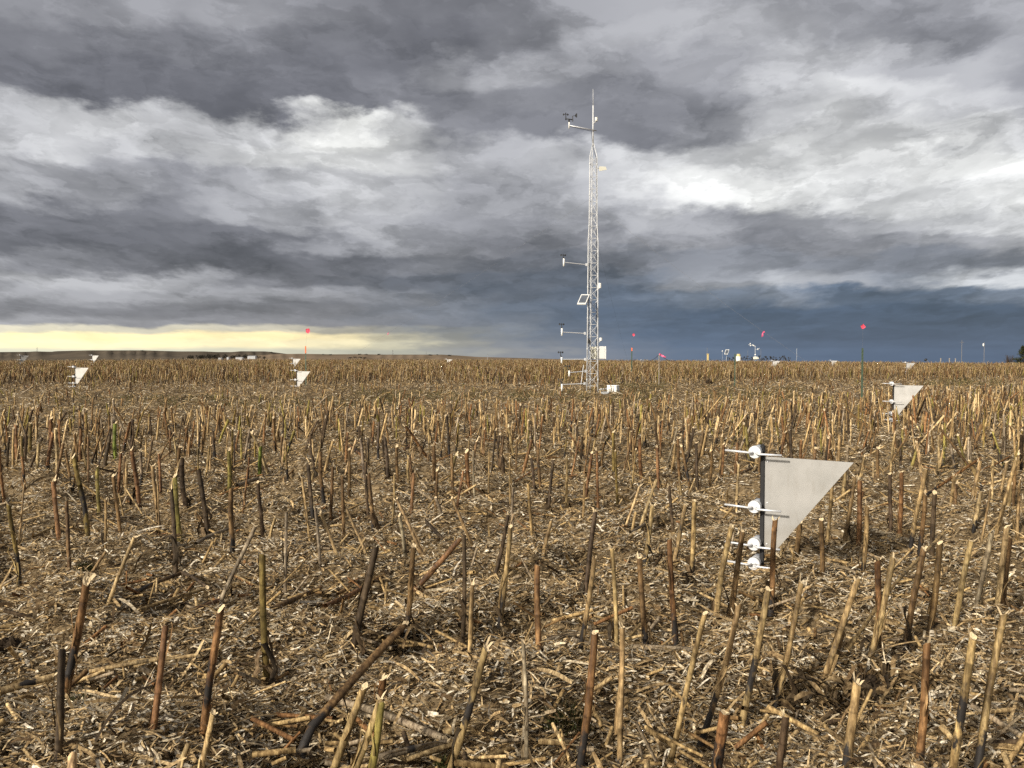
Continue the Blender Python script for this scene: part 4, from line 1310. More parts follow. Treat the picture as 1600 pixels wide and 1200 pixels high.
ARMS = [(917, 413.6, 883, 410, 881, 404, 416, 880, 398.5), (914.5, 521, 880, 519, 878, 513, 524.5, 877.6, 506.5), (915, 561.5, 879, 561.5, 877.6, 558, 567.5, 876, 550.5),
        (915, 580, 891, 582, 889.5, 579, 588, 887, 572), (914, 599.3, 879, 600.8, 878, 600, 611, 876.4, 593)]
for (xa, ya, xb, yb, xp, yp0, yp1, xc, yc) in ARMS:
    m = MB(); m.tube([tp(xa, ya, -0.1), tp(xb, yb, -0.25)], 0.014, 8)
    m.box(tp(xa - 0.6, ya, -0.11), (0.07, 0.06, 0.09), bevel=0.006)
    arm = m.build('instrument_arm', M_TUBE, tower, TB, smooth=False)
    m = MB(); m.tube([tp(xp, yp0, -0.25), tp(xp, yp1, -0.25)], 0.030, 10); m.build('sensor_post', M_WHITE, arm, TB, smooth=True)
    m = MB(); c = tp(xc, yc, -0.25)
    m.tube([tp(xp, yp0 + 1, -0.25), tp(xp - 0.6, yp0 - 1, -0.25), tp(xc, yp0 - 2.5, -0.25), c], [0.022, 0.020, 0.015, 0.012], 8)
    cups(m, c, 0.055)
    m.build('cup_anemometer', M_DKPLASTIC, arm, TB, smooth=True)
# the top arm carries cups and a wind vane on a crossbar
m = MB(); m.tube([tp(932, 204.2, -0.05), tp(890.5, 196.2, -0.2)], 0.017, 8); arm = m.build('instrument_arm', M_TUBE, tower, TB, smooth=True)
m = MB(); m.tube([tp(889.4, 189.5, -0.2), tp(889.2, 200.5, -0.2)], 0.022, 10); m.build('sensor_post', M_WHITE, arm, TB, smooth=True)
m = MB(); m.tube([tp(889.4, 190.5, -0.2), tp(888.6, 186.2, -0.2)], 0.028, 8); m.tube([tp(883.6, 185.4, -0.2), tp(895.4, 187.2, -0.2)], 0.017, 8)
m.tube([tp(884.2, 187.5, -0.2), tp(884, 179, -0.2)], [0.02, 0.012], 8); cups(m, tp(884, 178.4, -0.2), 0.055)
m.build('cup_anemometer', M_DKPLASTIC, arm, TB, smooth=True)
m = MB(); m.tube([tp(894.8, 189.5, -0.2), tp(894.6, 181.2, -0.2)], [0.02, 0.012], 8); m.tube([tp(894.6, 181.3, -0.2), tp(899, 180.6, -0.2)], 0.007, 6)
q = [tp(898.2, 180, -0.2), tp(900.6, 177, -0.2), tp(901.8, 177.4, -0.2), tp(901.8, 183.2, -0.2), tp(900.4, 183.8, -0.2), tp(898.4, 181.6, -0.2)]
m.sheet(q, 0.006, (0, 1, 0)); m.build('wind_vane', M_DKPLASTIC, arm, TB)
# gill radiation shields on brackets
for (x, y, wpx, hpx, bx, by) in ((931.8, 186.4, 5.0, 5.5, 927, 193), (937.4, 446.2, 4.6, 7.6, 932, 453.5), (938.8, 530, 5.0, 4.6, 933.2, 536.2)):
    m = MB(); c = tp(x, y + hpx / 2, -0.1); hm = hpx * PXM; r = wpx * PXM / 2
    prof = []
    npl = 6
    for i in range(npl):
        s = hm * i / npl; e = hm / npl
        prof += [(s, r * 0.80), (s + e * 0.15, r), (s + e * 0.55, r * 0.97), (s + e * 0.9, r * 0.80)]
    prof += [(hm, r * 0.9), (hm * 1.03, r * 0.3)]
    m.lathe(c, (0, 0, 1), prof, 14); sh = m.build('radiation_shield', M_WHITE, tower, TB)
    m = MB(); m.tube([c, tp(bx, by, -0.05)], 0.017, 6); m.build('bracket', M_TUBE, sh, TB)
# cream panel antenna
m = MB(); m.tube([tp(932.4, 263.5), tp(936.5, 263.2)], 0.012, 6)
m.sheet([tp(936, 260, -0.10), tp(946.6, 260.4, 0.0), tp(948.2, 265.2, -0.02), tp(936.2, 267.4, -0.12)], 0.012, (0, -1, 0.1)); m.build('panel_antenna', M_CREAM, tower, TB)
# solar panel
A_, B_, C__, D_ = tp(908.2, 460.6, -0.15), tp(921.4, 460.6, -0.15), tp(915.2, 475.4, -0.75), tp(901.6, 475.4, -0.75)
nrm = (B_ - A_).cross(D_ - A_).normalized()
m = MB(); m.sheet([A_, B_, C__, D_], 0.035, nrm); m.tube([(A_ + C__) / 2 + nrm * 0.02 * (1 if nrm.y > 0 else -1), tp(918, 463)], 0.016, 6); pan = m.build('solar_panel', M_WHITE, tower, TB)
cen = (A_ + B_ + C__ + D_) / 4
fr = [cen + (p - cen) * 0.80 for p in (A_, B_, C__, D_)]
m = MB(); m.sheet(fr, 0.042, nrm); m.build('solar_cells', M_PANELCELL, pan, TB)
# enclosure, its door, cables, black box
ez0, ez1 = tp(934, 561.2).z, tp(934, 541.2).z
ex = Vector((0.98, 0.199, 0)); ey = Vector((-0.199, 0.98, 0))
corner = tp(934.0, 551, -0.05)
ec = Vector((corner.x, corner.y, (ez0 + ez1) / 2)) + ex * 0.13 + ey * 0.15
m = MB(); m.box(ec, (0.26, 0.34, ez1 - ez0), (ex, ey, Vector((0, 0, 1))), bevel=0.02); enc = m.build('enclosure_box', M_WHITE, tower, TB)
m = MB(); m.box(ec + ex * 0.145, (0.026, 0.345, (ez1 - ez0) * 1.0), (ex, ey, Vector((0, 0, 1))), bevel=0.008); m.build('enclosure_lid', M_WHITE, enc, TB)
m = MB(); m.box(Vector((tp(928.2, 552, 0.12).x, TD + 0.12, (ez0 + ez1) / 2)), (0.20, 0.02, (ez1 - ez0) * 0.95)); m.build('mounting_plate', M_CREAM, tower, TB)
m = MB(); m.tube([tp(932.4, 330, -0.02), tp(932.4, 480, -0.02), tp(932.3, 566, -0.02)], 0.012, 5)
m.tube([tp(924, 545, 0.05), tp(926, 549, 0.03), tp(928.5, 556, 0.03), tp(931.5, 560, 0.03), tp(932, 566, 0)], 0.012, 5); m.tube([tp(923.5, 549, 0.05), tp(923.8, 558, 0.05), tp(926, 564, 0.04), tp(931, 566, 0)], 0.016, 5)
m.tube([tp(926, 548, 0.03), tp(931, 544, 0.03), tp(932.4, 552, 0)], 0.010, 5)
m.tube([legp(0, 412) + Vector((0.03, -0.02, 0)), legp(0, 500) + Vector((0.035, -0.02, 0)), legp(0, 540) + Vector((0.03, -0.02, 0)), tp(924, 552, 0.03)], 0.009, 5)
m.tube([tp(890, 197.5, -0.2), tp(905, 200.8, -0.13), tp(924, 205, -0.02), tp(926, 228, 0), legp(1, 250) + Vector((-0.02, 0, 0)), legp(1, 330) + Vector((-0.02, 0, 0))], 0.008, 5)
m.build('cable_bundle', M_CABLE, tower, TB)
m = MB()
for py_ in range(250, 610, 48):
    for k in range(3):
        p = legp(k, py_ + 7); m.lathe(p - Vector((0, 0, 0.03)), (0, 0, 1), [(0, 0.019), (0.004, 0.025), (0.056, 0.025), (0.06, 0.019)], 8)
m.build('leg_collars', M_GREY, tower, TB)
m = MB(); m.box(tp(919.8, 532.8, 0.05), (4.4 * PXM, 0.09, 8 * PXM), bevel=0.008); m.tube([tp(921, 537, 0.05), tp(922, 545, 0.05)], 0.008, 5); m.build('battery_box', M_DKPLASTIC, tower, TB)

# white case beside the tower, the grey sheet below it, the white hose
cb = ground_hit(958, 613.3)
pm = cb.y / FPX
case = empty('instrument_case', cb, R(-28))
tag(case, 'white instrument case on the ground beside the lattice tower', 'case')
W_, Dp, Hh = 16 * pm, 13 * pm, 10.6 * pm
m = MB(); m.box((0, 0, Hh * 0.38 + 0.02), (W_, Dp, Hh * 0.76), bevel=0.012); m.build('case_body', M_WHITE, case)
m = MB(); m.box((0, 0, Hh * 0.88 + 0.022), (W_ * 1.02, Dp * 1.02, Hh * 0.22), bevel=0.012); m.build('lid', M_WHITE, case)
m = MB(); m.box((W_ * 0.515, 0, Hh * 0.66), (0.012, Dp * 0.42, 0.035)); m.box((W_ * 0.512, 0, Hh * 0.33), (0.008, Dp * 0.3, 0.05)); m.build('handle', M_GREY, case)
m = MB(); sb = ground_hit(946, 616.5)
for k in range(3): pass
m.sheet([at(937.5, 612.6, sb.y + 0.45), at(952.5, 612.4, sb.y + 0.35), at(951.5, 614.6, sb.y - 0.05), at(944, 617.4, sb.y - 0.25)], 0.03, (0, -0.3, 1))
o = m.build('cover_sheet', M_GREY, None, sb); tag(o, 'pale grey plastic cover lying before the white case', 'cover')
m = MB()
pts = []
hb = ground_hit(941, 611.5)
for i in range(60):
    a = i / 59 * 2 * math.pi * 3.2
    rr_ = 0.07 + 0.012 * (i % 19) / 19
    pts.append((hb.x + math.cos(a) * rr_ + i * 0.0022 - 0.06, hb.y + math.sin(a) * rr_ * 0.6, hb.z + 0.05 + 0.03 * math.sin(a * 0.7) + 0.03 * math.cos(a)))
m.tube(pts, 0.014, 6); o = m.build('hose_coil', M_WHITE, None, hb, smooth=True); tag(o, 'white coiled hose between the tower foot and the white case', 'hose')

# ------------------------------------------------------------------ posts with flags
def t_post(px, ybase, ytop, mat, wpx, label, tip=None, flag=None, dist=None, flagshape='square', flagsize=8):
    b = ground_hit(px, ybase) if dist is None else on_ground(at(px, ybase, dist).x, dist)
    t = at(px + 0.4, ytop, b.y)
    h = t.z - b.z; w_ = max(0.03, wpx * b.y / FPX)
    r = empty('marker_post', b)
    tag(r, label, 'marker post', 'marker posts around the tower')
    m = MB(); m.box((0, 0, h / 2 - 0.1), (w_, 0.005, h + 0.2)); m.box((0, w_ * 0.5 + 0.003, h / 2 - 0.1), (0.006, w_, h + 0.2))
    k = 0.15
    while k < h - 0.05:
        m.box((0, -0.006, k), (w_ * 0.35, 0.007, 0.02)); k += 0.09
    m.build('post', mat, r)
    if tip:
        yt = at(px, tip, b.y).z - b.z
        m = MB(); m.box((0, -0.0005, (h + yt) / 2 + 0.003), (w_ * 1.14, 0.016, h - yt)); m.build('painted_tip', M_ORANGE, r)
    if flag:
        fx, fy = flag
        f = at(fx, fy, b.y) - b
        m = MB(); m.tube([(0, 0, h - 0.12), (f.x * 0.3, 0, h + (f.z - h) * 0.4), (f.x * 0.8, 0, f.z + 0.02)], 0.0016, 5); m.build('flag_wire', M_WIRE, r)
        s = flagsize * b.y / FPX / 2
        m = MB()
        lobes = 4 if flagshape == 'square' else 5
        out = []
        for i in range(16):
            an = 2 * math.pi * i / 16
            q_ = s * (0.92 + 0.13 * math.cos(lobes * an + 0.6)) * (1.0 if flagshape == 'square' else 0.86 + 0.2 * abs(math.sin(an)))
            out.append((f.x + math.cos(an) * q_, 0.02 * math.sin(2 * an), f.z + math.sin(an) * q_))
        m.sheet(out, 0.006, (0.1, 1, 0))
        fo = m.build('flag', M_PINK, r)
    return r, b, h

pA = t_post(478, 603, 541, M_TPOST, 1.7, 'thin green marker post with orange tip and pink diamond flag behind the paired samplers', 552, (481, 517), flagshape='diamond', flagsize=8)
pB = t_post(987, 590, 543.5, M_TPOST, 1.7, 'green marker post with red tip and round red flag right of the tower', 548.5, (990, 523), flagshape='diamond', flagsize=4.5)
pC = t_post(1346.5, 630, 544, M_TPOST, 3.0, 'tall plain green marker post with rounded pink flag beside the cream vaned sampler', None, (1348.5, 510), flagsize=7.5)
pE = t_post(1148, 606, 553, M_TPOST, 2.0, 'short dark green marker post in front of the white bucket gauge')
# white stake with pink ribbon
b = ground_hit(1029.5, 603); t = at(1031, 553, b.y)
st = empty('ribbon_stake', b); tag(st, 'pale wooden stake tied with pink ribbon right of the tower', 'stake')
m = MB(); m.box((0, 0, (t.z - b.z) / 2 - 0.1), (0.032, 0.02, t.z - b.z + 0.2), bevel=0.004); m.build("shaft", M_WOODPOLE, st)
m = MB(); q0 = Vector((t.x - b.x, 0, t.z - b.z))
vs = []; 
for i in range(7):
    s = i / 6
    vs += [q0 + Vector((s * 0.24, 0.02 * math.sin(s * 6), -s * 0.13 + 0.02)), q0 + Vector((s * 0.24 - 0.01, 0.015 * math.sin(s * 6 + 1), -s * 0.13 - 0.045 - 0.015 * math.sin(s * 5)))]
m.add(vs, [(2 * i, 2 * i + 1, 2 * i + 3, 2 * i + 2) for i in range(6)]); m.tube([q0 + Vector((0, 0, 0.02)), q0 - Vector((0, 0, 0.05))], 0.03, 8)
m.build('ribbon', M_HOTPINK, st)
for (ex_, ey_, nm) in ((1006, 563.5, 'dark cord sagging from the ribbon stake towards the tower'), (1056, 563.5, 'dark cord sagging from the ribbon stake away from the tower')):
    e = at(ex_, ey_, b.y + 1.0); e2 = on_ground(e.x + (e.x - t.x) * 0.7, b.y + 1.6)
    m = MB(); pts = [t + (e - t) * s - Vector((0, 0, 0.12 * math.sin(s * math.pi))) for s in (0, .25, .5, .75, 1)] + [e + (e2 - e) * 0.5 - Vector((0, 0, .08)), e2]
    m.tube(pts, 0.009, 5); o = m.build('cord', M_CABLE, None, b); tag(o, nm, 'cord', 'cords tied to the ribbon stake')

# guy wires and their flagging
def guy(p0, p1, lab, rad=0.0016):
    m = MB(); n = 14
    pts = [p0 + (p1 - p0) * (i / n) - Vector((0, 0, 0.14 * math.sin(math.pi * i / n))) for i in range(n + 1)]
    m.tube(pts, rad, 5)
    o = m.build('guy_wire', M_WIRE, None, p1); tag(o, lab, 'guy wire', 'guy wires staying the tower')
    return lambda px: min(pts, key=lambda q: abs(q.x - px * q.y))
aA = pA[1] + Vector((0, 0, 0.1)); aC = pC[1] + Vector((0, 0, 0.1)); aB = pB[1] + Vector((0, 0, 0.1))
guy(legp(0, 312), aA, 'thin guy wire from the tower down to the orange tipped post')
guy(legp(1, 322), aC, 'thin guy wire from the tower to the tall green post, with pink tape', 0.0022)
guy(legp(2, 340), aB, 'thin guy wire running back from the tower to the red tipped post')
def tape(p0, p1, target_px, lab, s=1.0):
    best = min((abs((p0 + (p1 - p0) * t / 400).x * FPX / (p0 + (p1 - p0) * t / 400).y + CX - target_px), t) for t in range(401))[1] / 400
    p = p0 + (p1 - p0) * best - Vector((0, 0, 0.14 * math.sin(math.pi * best)))
    m = MB(); vs = []
    for i in range(8):
        q = i / 7
        c = p + Vector((-0.07 * q - 0.02 * math.sin(q * 4), 0.02 * math.sin(q * 7), 0.05 - 0.20 * q)) * s
        wv = Vector((0.026, 0.012 * math.sin(q * 5), 0.012)) * s * (0.5 + 0.9 * q if q < .85 else 1.0)
        vs += [c - wv, c + wv]
    m.add(vs, [(2 * i, 2 * i + 1, 2 * i + 3, 2 * i + 2) for i in range(7)]); m.blob(p, 0.03 * s, 2, 8, 5, 0.2)
    o = m.build('flagging_tape', M_HOTPINK, None, p, smooth=True); tag(o, lab, 'flagging tape', 'pink tapes on the guy wires')
tape(legp(1, 322), aC, 1193, 'bright pink tape hanging from the right guy wire against dark blue cloud', 0.9)
tape(legp(0, 312), aA, 607, 'tiny faded pink tape on the left guy wire above the low hill', 0.5)

# ------------------------------------------------------------------ remote station beyond the crest
RY = 100.0
RP = RY / FPX
def rp(px, py, dy=0.0): return at(px, py, RY + dy)
def thin_pole(px, y0, r, mat, lab, dist=RY, name='thin_pole', cat='pole', top_knob=False, base_px=None):
    t = at(px, y0, dist); b = on_ground(t.x, dist)
    e = empty(name, b); tag(e, lab, cat)
    m = MB(); m.tube([(0, 0, -0.2), (0, 0, (t.z - b.z) * 0.5), (0, 0, t.z - b.z)], [r * 1.1, r, r * 0.8], 8); m.build('shaft', mat, e, smooth=True)
    m = MB(); m.lathe((0, 0, t.z - b.z), (0, 0, 1), [(0, r * 1.3), (r, r * 1.3), (r * 1.6, r * 0.4)], 8); m.build('cap', mat, e)
    return e, b, t
thin_pole(1105, 543.5, 0.022, M_DIMPOLE, 'slim grey pole rising from a tan box left of the small solar panel')
e = on_ground(rp(1105, 560).x, RY - 0.3); m = MB(); hb_ = rp(1105, 553.5).z - e.z
bx = empty('tan_box', e); tag(bx, 'narrow tan weathered box at the foot of the slim grey pole', 'box')
m.box((0, 0, hb_ / 2), (2.6 * RP, 0.2, hb_), bevel=0.01); m.build('box_body', M_TAN, bx); m = MB(); m.box((0, 0, hb_ + 0.03), (3.4 * RP, 0.28, 0.06), bevel=0.01); m.build('box_roof', M_TAN, bx)
thin_pole(1168.5, 546.5, 0.012, M_DIMPOLE, 'faint thin pole just left of the remote instrument mast')
thin_pole(1189, 545.5, 0.018, M_DIMPOLE, 'thin pale pole just right of the remote instrument mast')
thin_pole(1245, 544.5, 0.016, M_GREY, 'pale thin pole standing alone right of the dark weeds')
# small solar panel on a post
pt = rp(1136, 550); gb = on_ground(pt.x, RY)
sp = empty('solar_panel_stand', gb); tag(sp, 'small tilted solar panel on a post beyond the crest', 'solar panel')
q = [rp(1133.6, 546.4) , rp(1139.4, 546.2, 0.1), rp(1137.0, 553.8, -0.4), rp(1131.6, 553.8, -0.5)]
q = [p - gb for p in q]; nn_ = (q[1] - q[0]).cross(q[3] - q[0]).normalized()
m = MB(); m.sheet(q, 0.05, nn_); m.build('panel_frame', M_WHITE, sp)
cq = sum(q, Vector()) / 4; m = MB(); m.sheet([cq + (p - cq) * 0.80 for p in q], 0.058, nn_); m.build('cells', M_PANELCELL, sp)
m = MB(); m.tube([(cq.x, cq.y + 0.06, -0.2), (cq.x, cq.y + 0.06, cq.z)], 0.02, 6); m.build('post', M_GREY, sp)
gp = rp(1128.8, 548.6); gb = on_ground(gp.x, RY); g_ = empty('globe_sensor', gb); tag(g_, 'white globe sensor on a thin stem left of the small solar panel', 'sensor')
m = MB(); m.blob(gp - gb, 0.075, 1, 12, 8, 0.0); m.build('globe', M_WHITE, g_, smooth=True); m = MB(); m.tube([(0, 0, -0.1), (0, 0, gp.z - gb.z)], 0.008, 6); m.build('stem', M_GREY, g_)
# bucket gauge
gy = 92.0
bt = at(1154, 552.8, gy); gb = on_ground(bt.x, gy); k = gy / FPX
bk = empty('bucket_gauge', gb); tag(bk, 'white cylindrical precipitation gauge with tan top at the crest behind the short post', 'rain gauge')
zt = bt.z - gb.z; zl = at(1154, 557, gy).z - gb.z
m = MB(); m.lathe((0, 0, 0.0), (0, 0, 1), [(0, 3.6 * k), (zl * 0.98, 3.9 * k), (zl, 3.7 * k)], 18); m.build('barrel', M_WHITE, bk)
m = MB(); m.lathe((0, 0, zl - 0.01), (0, 0, 1), [(0, 3.2 * k), (0.02, 3.3 * k), (zt - zl - 0.04, 2.6 * k), (zt - zl, 2.2 * k), (zt - zl, 1.8 * k)], 18); m.build('funnel', M_TAN, bk)
# instrument mast
gb = on_ground(rp(1180, 560).x, RY)
im = empty('instrument_mast', gb); tag(im, 'remote instrument mast with white sensors on a crossarm among dark weeds', 'instrument mast')
def rl(px, py, dy=0.0): return rp(px, py, dy) - gb
m = MB(); m.tube([rl(1180, 568), rl(1180, 543), rl(1179.6, 540)], [0.03, 0.026, 0.02], 8); m.build('mast_pole', M_GREY, im)
m = MB(); m.tube([rl(1169.5, 538.3), rl(1181, 541.6)], 0.02, 6); m.tube([rl(1180, 546), rl(1186, 545.2)], 0.016, 6); m.build('crossarm', M_WHITE, im)
m = MB(); m.lathe(rl(1171.5, 537.2), (1, 0, 0.3), [(0, 0.02), (0.02, 0.07), (0.1, 0.075), (0.13, 0.03)], 10); m.tube([rl(1172, 538.5), rl(1172.6, 541)], 0.04, 8); m.tube([rl(1175, 538.6), rl(1178.4, 540)], 0.05, 8); m.build('sonic_sensor', M_WHITE, im)
m = MB(); m.lathe(rl(1184.4, 546.8), (0, 0, 1), [(0, 0.07), (0.05, 0.10), (0.14, 0.10), (0.2, 0.05)], 10); m.tube([rl(1185.4, 545.4), rl(1187, 543.8)], 0.03, 6); m.build('sensor_head', M_GREY, im)
m = MB(); m.lathe(rl(1180, 554.6), (0, 0, 1), [(0, 0.09), (0.04, 0.10), (0.09, 0.08)], 10); m.build('junction_box', M_WHITE, im)
m = MB(); m.box(rl(1180.4, 559.4, -0.1), (0.50, 0.3, 0.34), bevel=0.05); m.box(rl(1184, 559.8, -0.1), (0.22, 0.24, 0.2), bevel=0.03); m.build('logger_box', M_CREAM, im)
# dark seed-headed weeds on the far side
WX = [1139, 1144.5, 1160, 1164, 1168, 1172.5, 1176, 1186, 1190, 1194, 1198, 1203.5, 1208, 1212, 1219, 1224, 1227.5, 1232, 1112, 1120, 1126]
for i, px in enumerate(WX):
    rr = random.Random(i); dist = 104 + rr.uniform(-2, 3)
    low = px < 1130
    yt = rr.uniform(555.2, 558.5) if not low else 561.5
    t = at(px, yt, dist); b = on_ground(t.x, dist)
    e = empty('dead_weed', b)
    tag(e, 'dead dark branching weed with seed heads on the crest around the instrument mast', 'weed', 'dead weeds along the crest')
    st_, hd = MB(), MB()
    h = t.z - b.z
    st_.tube([(0, 0, 0), (0.02, 0, h * .6), (0, 0, h * 0.92)], [0.012, 0.008, 0.005], 5)
    for k in range(7):
        a = rr.uniform(0, 6.28); hh = h - rr.uniform(0.0, 0.45); sp_ = rr.uniform(0.05, 0.26)
        p = Vector((math.cos(a) * sp_, math.sin(a) * sp_, hh))
        st_.tube([(0.01, 0, hh * 0.75), p], 0.005, 4)
        hd.blob(p, rr.uniform(0.045, 0.08), k + i * 9, 7, 5, 0.35)
    st_.build('stem', M_CABLE, e); hd.build('seed_heads', M_DKPLASTIC, e)

# poles, tree, bird, fence stubs on the right
ut = thin_pole(1503, 532.5, 0.085, M_DIMPOLE, 'grey wooden utility pole standing left of the yard light', 260, 'utility_pole', 'utility pole')
m = MB(); m.box((0, -0.14, ut[2].z - ut[1].z - 0.5), (1.1, 0.1, 0.10)); m.build('crossarm', M_DIMPOLE, ut[0])
yl = thin_pole(1538, 535.5, 0.08, M_DIMPOLE, 'wooden pole carrying a white yard light near the right edge', 250, 'yard_light', 'yard light')
m = MB(); hl = at(1536.6, 538.4, 250) - yl[1]; m.lathe(hl - Vector((0, 0, .5)), (0, 0, 1), [(0, 0.12), (0.3, 0.20), (0.70, 0.22), (0.85, 0.08)], 12); m.tube([hl, (0, 0, hl.z + 0.1)], 0.05, 6); m.build('lamp_head', M_WHITE, yl[0])
for px, yt in ((1470, 561), (1483.5, 561.2), (1493, 561.5)):
    thin_pole(px, yt, 0.10, M_WOODPOLE, 'short fence stub at %s' % {1470: 'the left of the utility pole, leftmost', 1483.5: 'the middle between stub and utility pole', 1493: 'the foot of the utility pole'}[px], 150, 'fence_stub', 'fence post')
pb = at(1446.5, 562.2, 96); gb = on_ground(pb.x, 96)
m = MB(); m.blob((0, 0, pb.z - gb.z), 0.16, 4, 9, 7, 0.3, None, (1.1, .8, .9)); m.tube([(0, 0, 0), (0.02, 0, pb.z - gb.z)], 0.01, 5)
o = m.build('dead_weed', M_DKPLASTIC, None, (0, 0, 0)); o.location = gb; tag(o, 'single dark seed head sticking up at the crest far right', 'weed')

def leaf_cloud(pts, size, rr, cols):
    mb = MB()
    for (p, nrm) in pts:
        s = size * rr.uniform(0.6, 1.4)
        a = Vector((rr.uniform(-1, 1), rr.uniform(-1, 1), rr.uniform(-1, 1))).normalized(); b = a.orthogonal().normalized(); 
        c = rr.choice(cols); g = rr.uniform(0.75, 1.25)
        mb.add([p - a * s, p + b * s * .5, p + a * s, p - b * s * .5], [(0, 1, 2, 3)], (c[0] * g, c[1] * g, c[2] * g, 0))
    return mb
TY = 120.0
tb = on_ground(at(1600, 560, TY).x, TY)
ct = empty('cedar_tree', tb); tag(ct, 'dark green cedar tree cut by the right edge of the picture', 'tree')
m = MB(); m.tube([(0, 0, -0.1), (0.05, 0, 1.6), (0, 0, 3.4)], [0.16, 0.1, 0.03], 8, colour=(0.07, 0.05, 0.035, 0)); m.build('trunk', M_LEAF, ct)
rr = random.Random(3); topz = at(1597, 541, TY).z - tb.z
pts = []
for k in range(150):                     # limbs with sprays
    hz_ = rr.uniform(0.12, 0.98); a = rr.uniform(0, 6.28)
    reach = (1 - hz_) ** 0.75 * 2.3 * rr.uniform(0.55, 1.12) + 0.12
    for q in range(26):
        s = rr.uniform(0.25, 1.0) ** 0.7
        p = Vector((math.cos(a) * reach * s, math.sin(a) * reach * s, hz_ * topz + 0.25 * s * s + rr.gauss(0, 0.05))) + Vector((rr.gauss(0, .09), rr.gauss(0, .09), rr.gauss(0, .06)))
        pts.append((p, None))
m = leaf_cloud(pts, 0.10, rr, [(0.035, 0.048, 0.016), (0.055, 0.065, 0.022), (0.025, 0.034, 0.013), (0.085, 0.085, 0.03)]); m.build('crown', M_GREEN, ct)
m = MB()
for k in range(24):
    hz_ = rr.uniform(0.1, 0.8); a = rr.uniform(0, 6.28); m.tube([(0, 0, hz_ * topz), (math.cos(a) * (1 - hz_) * 1.6, math.sin(a) * (1 - hz_) * 1.6, hz_ * topz + 0.2)], [0.03, 0.01], 5, colour=(0.07, 0.05, 0.035, 0))
m.build('limbs', M_LEAF, ct)
sb = on_ground(at(1577, 560, TY - 3).x, TY - 3)
bs = empty('bare_shrub', sb); tag(bs, 'leafless brown shrub at the left foot of the cedar tree', 'shrub')
m = MB(); tops = at(1575, 556, TY - 3).z - sb.z
for k in range(90):
    a = rr.uniform(0, 6.28); s = rr.uniform(0.1, 0.62); h = tops * rr.uniform(0.6, 1.05)
    p1_ = Vector((math.cos(a) * s * .5, math.sin(a) * s * .5, h * .55)); p2_ = Vector((math.cos(a) * s, math.sin(a) * s, h))
    m.tube([(rr.gauss(0, .1), 0, 0), p1_, p2_], [0.014, 0.009, 0.004], 4, colour=(0.10, 0.075, 0.055, 0))
    for q in range(4): m.tube([p1_ + (p2_ - p1_) * rr.random(), p2_ + Vector((rr.gauss(0, .15), rr.gauss(0, .15), rr.gauss(0, .12)))], [0.006, 0.003], 3, colour=(0.09, 0.07, 0.05, 0))
m.build('twigs', M_LEAF, bs)

# ------------------------------------------------------------------ farm and pylons far left
FY = 2200.0
def farm(px0, px1, yt, yb, lab, depth=14, dist=FY):
    a, b, t = at(px0, yb, dist), at(px1, yb, dist), at((px0 + px1) / 2, yt, dist)
    c = (a + b) / 2; wid = (b - a).length; h = t.z - a.z
    e = empty('farm_building', (c.x, c.y, a.z)); tag(e, lab, 'farm building', 'white farm buildings below the far hill')
    m = MB(); m.box((0, 0, h * 0.3 - 3), (wid, depth, h * 0.6 + 6)); m.build('wall', M_BARNWHITE, e)
    m = MB(); x = wid / 2 + 0.5; d = depth / 2 + 0.5; z0, z1 = h * 0.6 + 0.02, h
    m.add([(-x, -d, z0), (x, -d, z0), (x, 0, z1), (-x, 0, z1), (-x, d, z0), (x, d, z0)], [(0, 1, 2, 3), (3, 2, 5, 4), (0, 3, 4), (1, 5, 2), (0, 4, 5, 1)]); m.build('roof', M_BARNWHITE, e)
    m = MB(); m.box((wid * 0.2, -depth / 2 - 0.1, h * 0.25), (wid * 0.18, 0.3, h * 0.45)); m.build('door', M_GREY, e)
farm(342.5, 347, 558.9, 560.0, 'small white farm building leftmost under the hill')
farm(355.5, 358.5, 557.8, 559, 'small white shed second from left under the hill')
farm(369.5, 380, 558, 559.2, 'low pale shed in the middle of the far farm')
farm(388, 400, 555.8, 557.5, 'long white roofed barn rightmost in the far farm')
# shelter belt around it, each clump one tree
TRX = [286, 294.5, 297.5, 301, 309, 313, 314.8, 318, 325, 327.5, 332.2, 335, 339.6, 349.8, 351.6, 361, 363.5, 365.6, 371.5, 374, 380.4, 383, 385.6, 403.5, 413]
for i, px in enumerate(TRX):
    rr = random.Random(40 + i); dist = FY + 30 + rr.uniform(0, 40)
    yt = (554.0 if px > 300 else 556) + rr.uniform(-1.2, 2.6) + (1.5 if px > 400 else 0)
    t = at(px, yt, dist); zb = at(px, 561.5, dist).z
    h = t.z - zb
    e = empty('shelter_tree', (t.x, t.y, zb)); tag(e, 'dark far shelterbelt tree standing around the white farm buildings', 'tree', 'shelterbelt trees around the far farm')
    m = MB(); m.tube([(0, 0, -2), (0, 0, h * .5)], [0.5, 0.25], 5, colour=(0.04, 0.033, 0.028, 0)); m.build('trunk', M_LEAF, e)
    pts = []; wf = rr.uniform(0.34, 0.75)
    for k in range(170):
        d = Vector((rr.gauss(0, 1), rr.gauss(0, 1), rr.gauss(0, 1))).normalized() * rr.random() ** 0.35
        pts.append((Vector((d.x * h * wf, d.y * h * wf, h * 0.58 + d.z * h * 0.42 + 0.1 * h * math.sin(d.x * 5 + i))), None))
    leaf_cloud(pts, h * 0.085, rr, [(0.028, 0.03, 0.022), (0.04, 0.04, 0.028), (0.05, 0.045, 0.034)]).build('crown', M_GREEN, e)
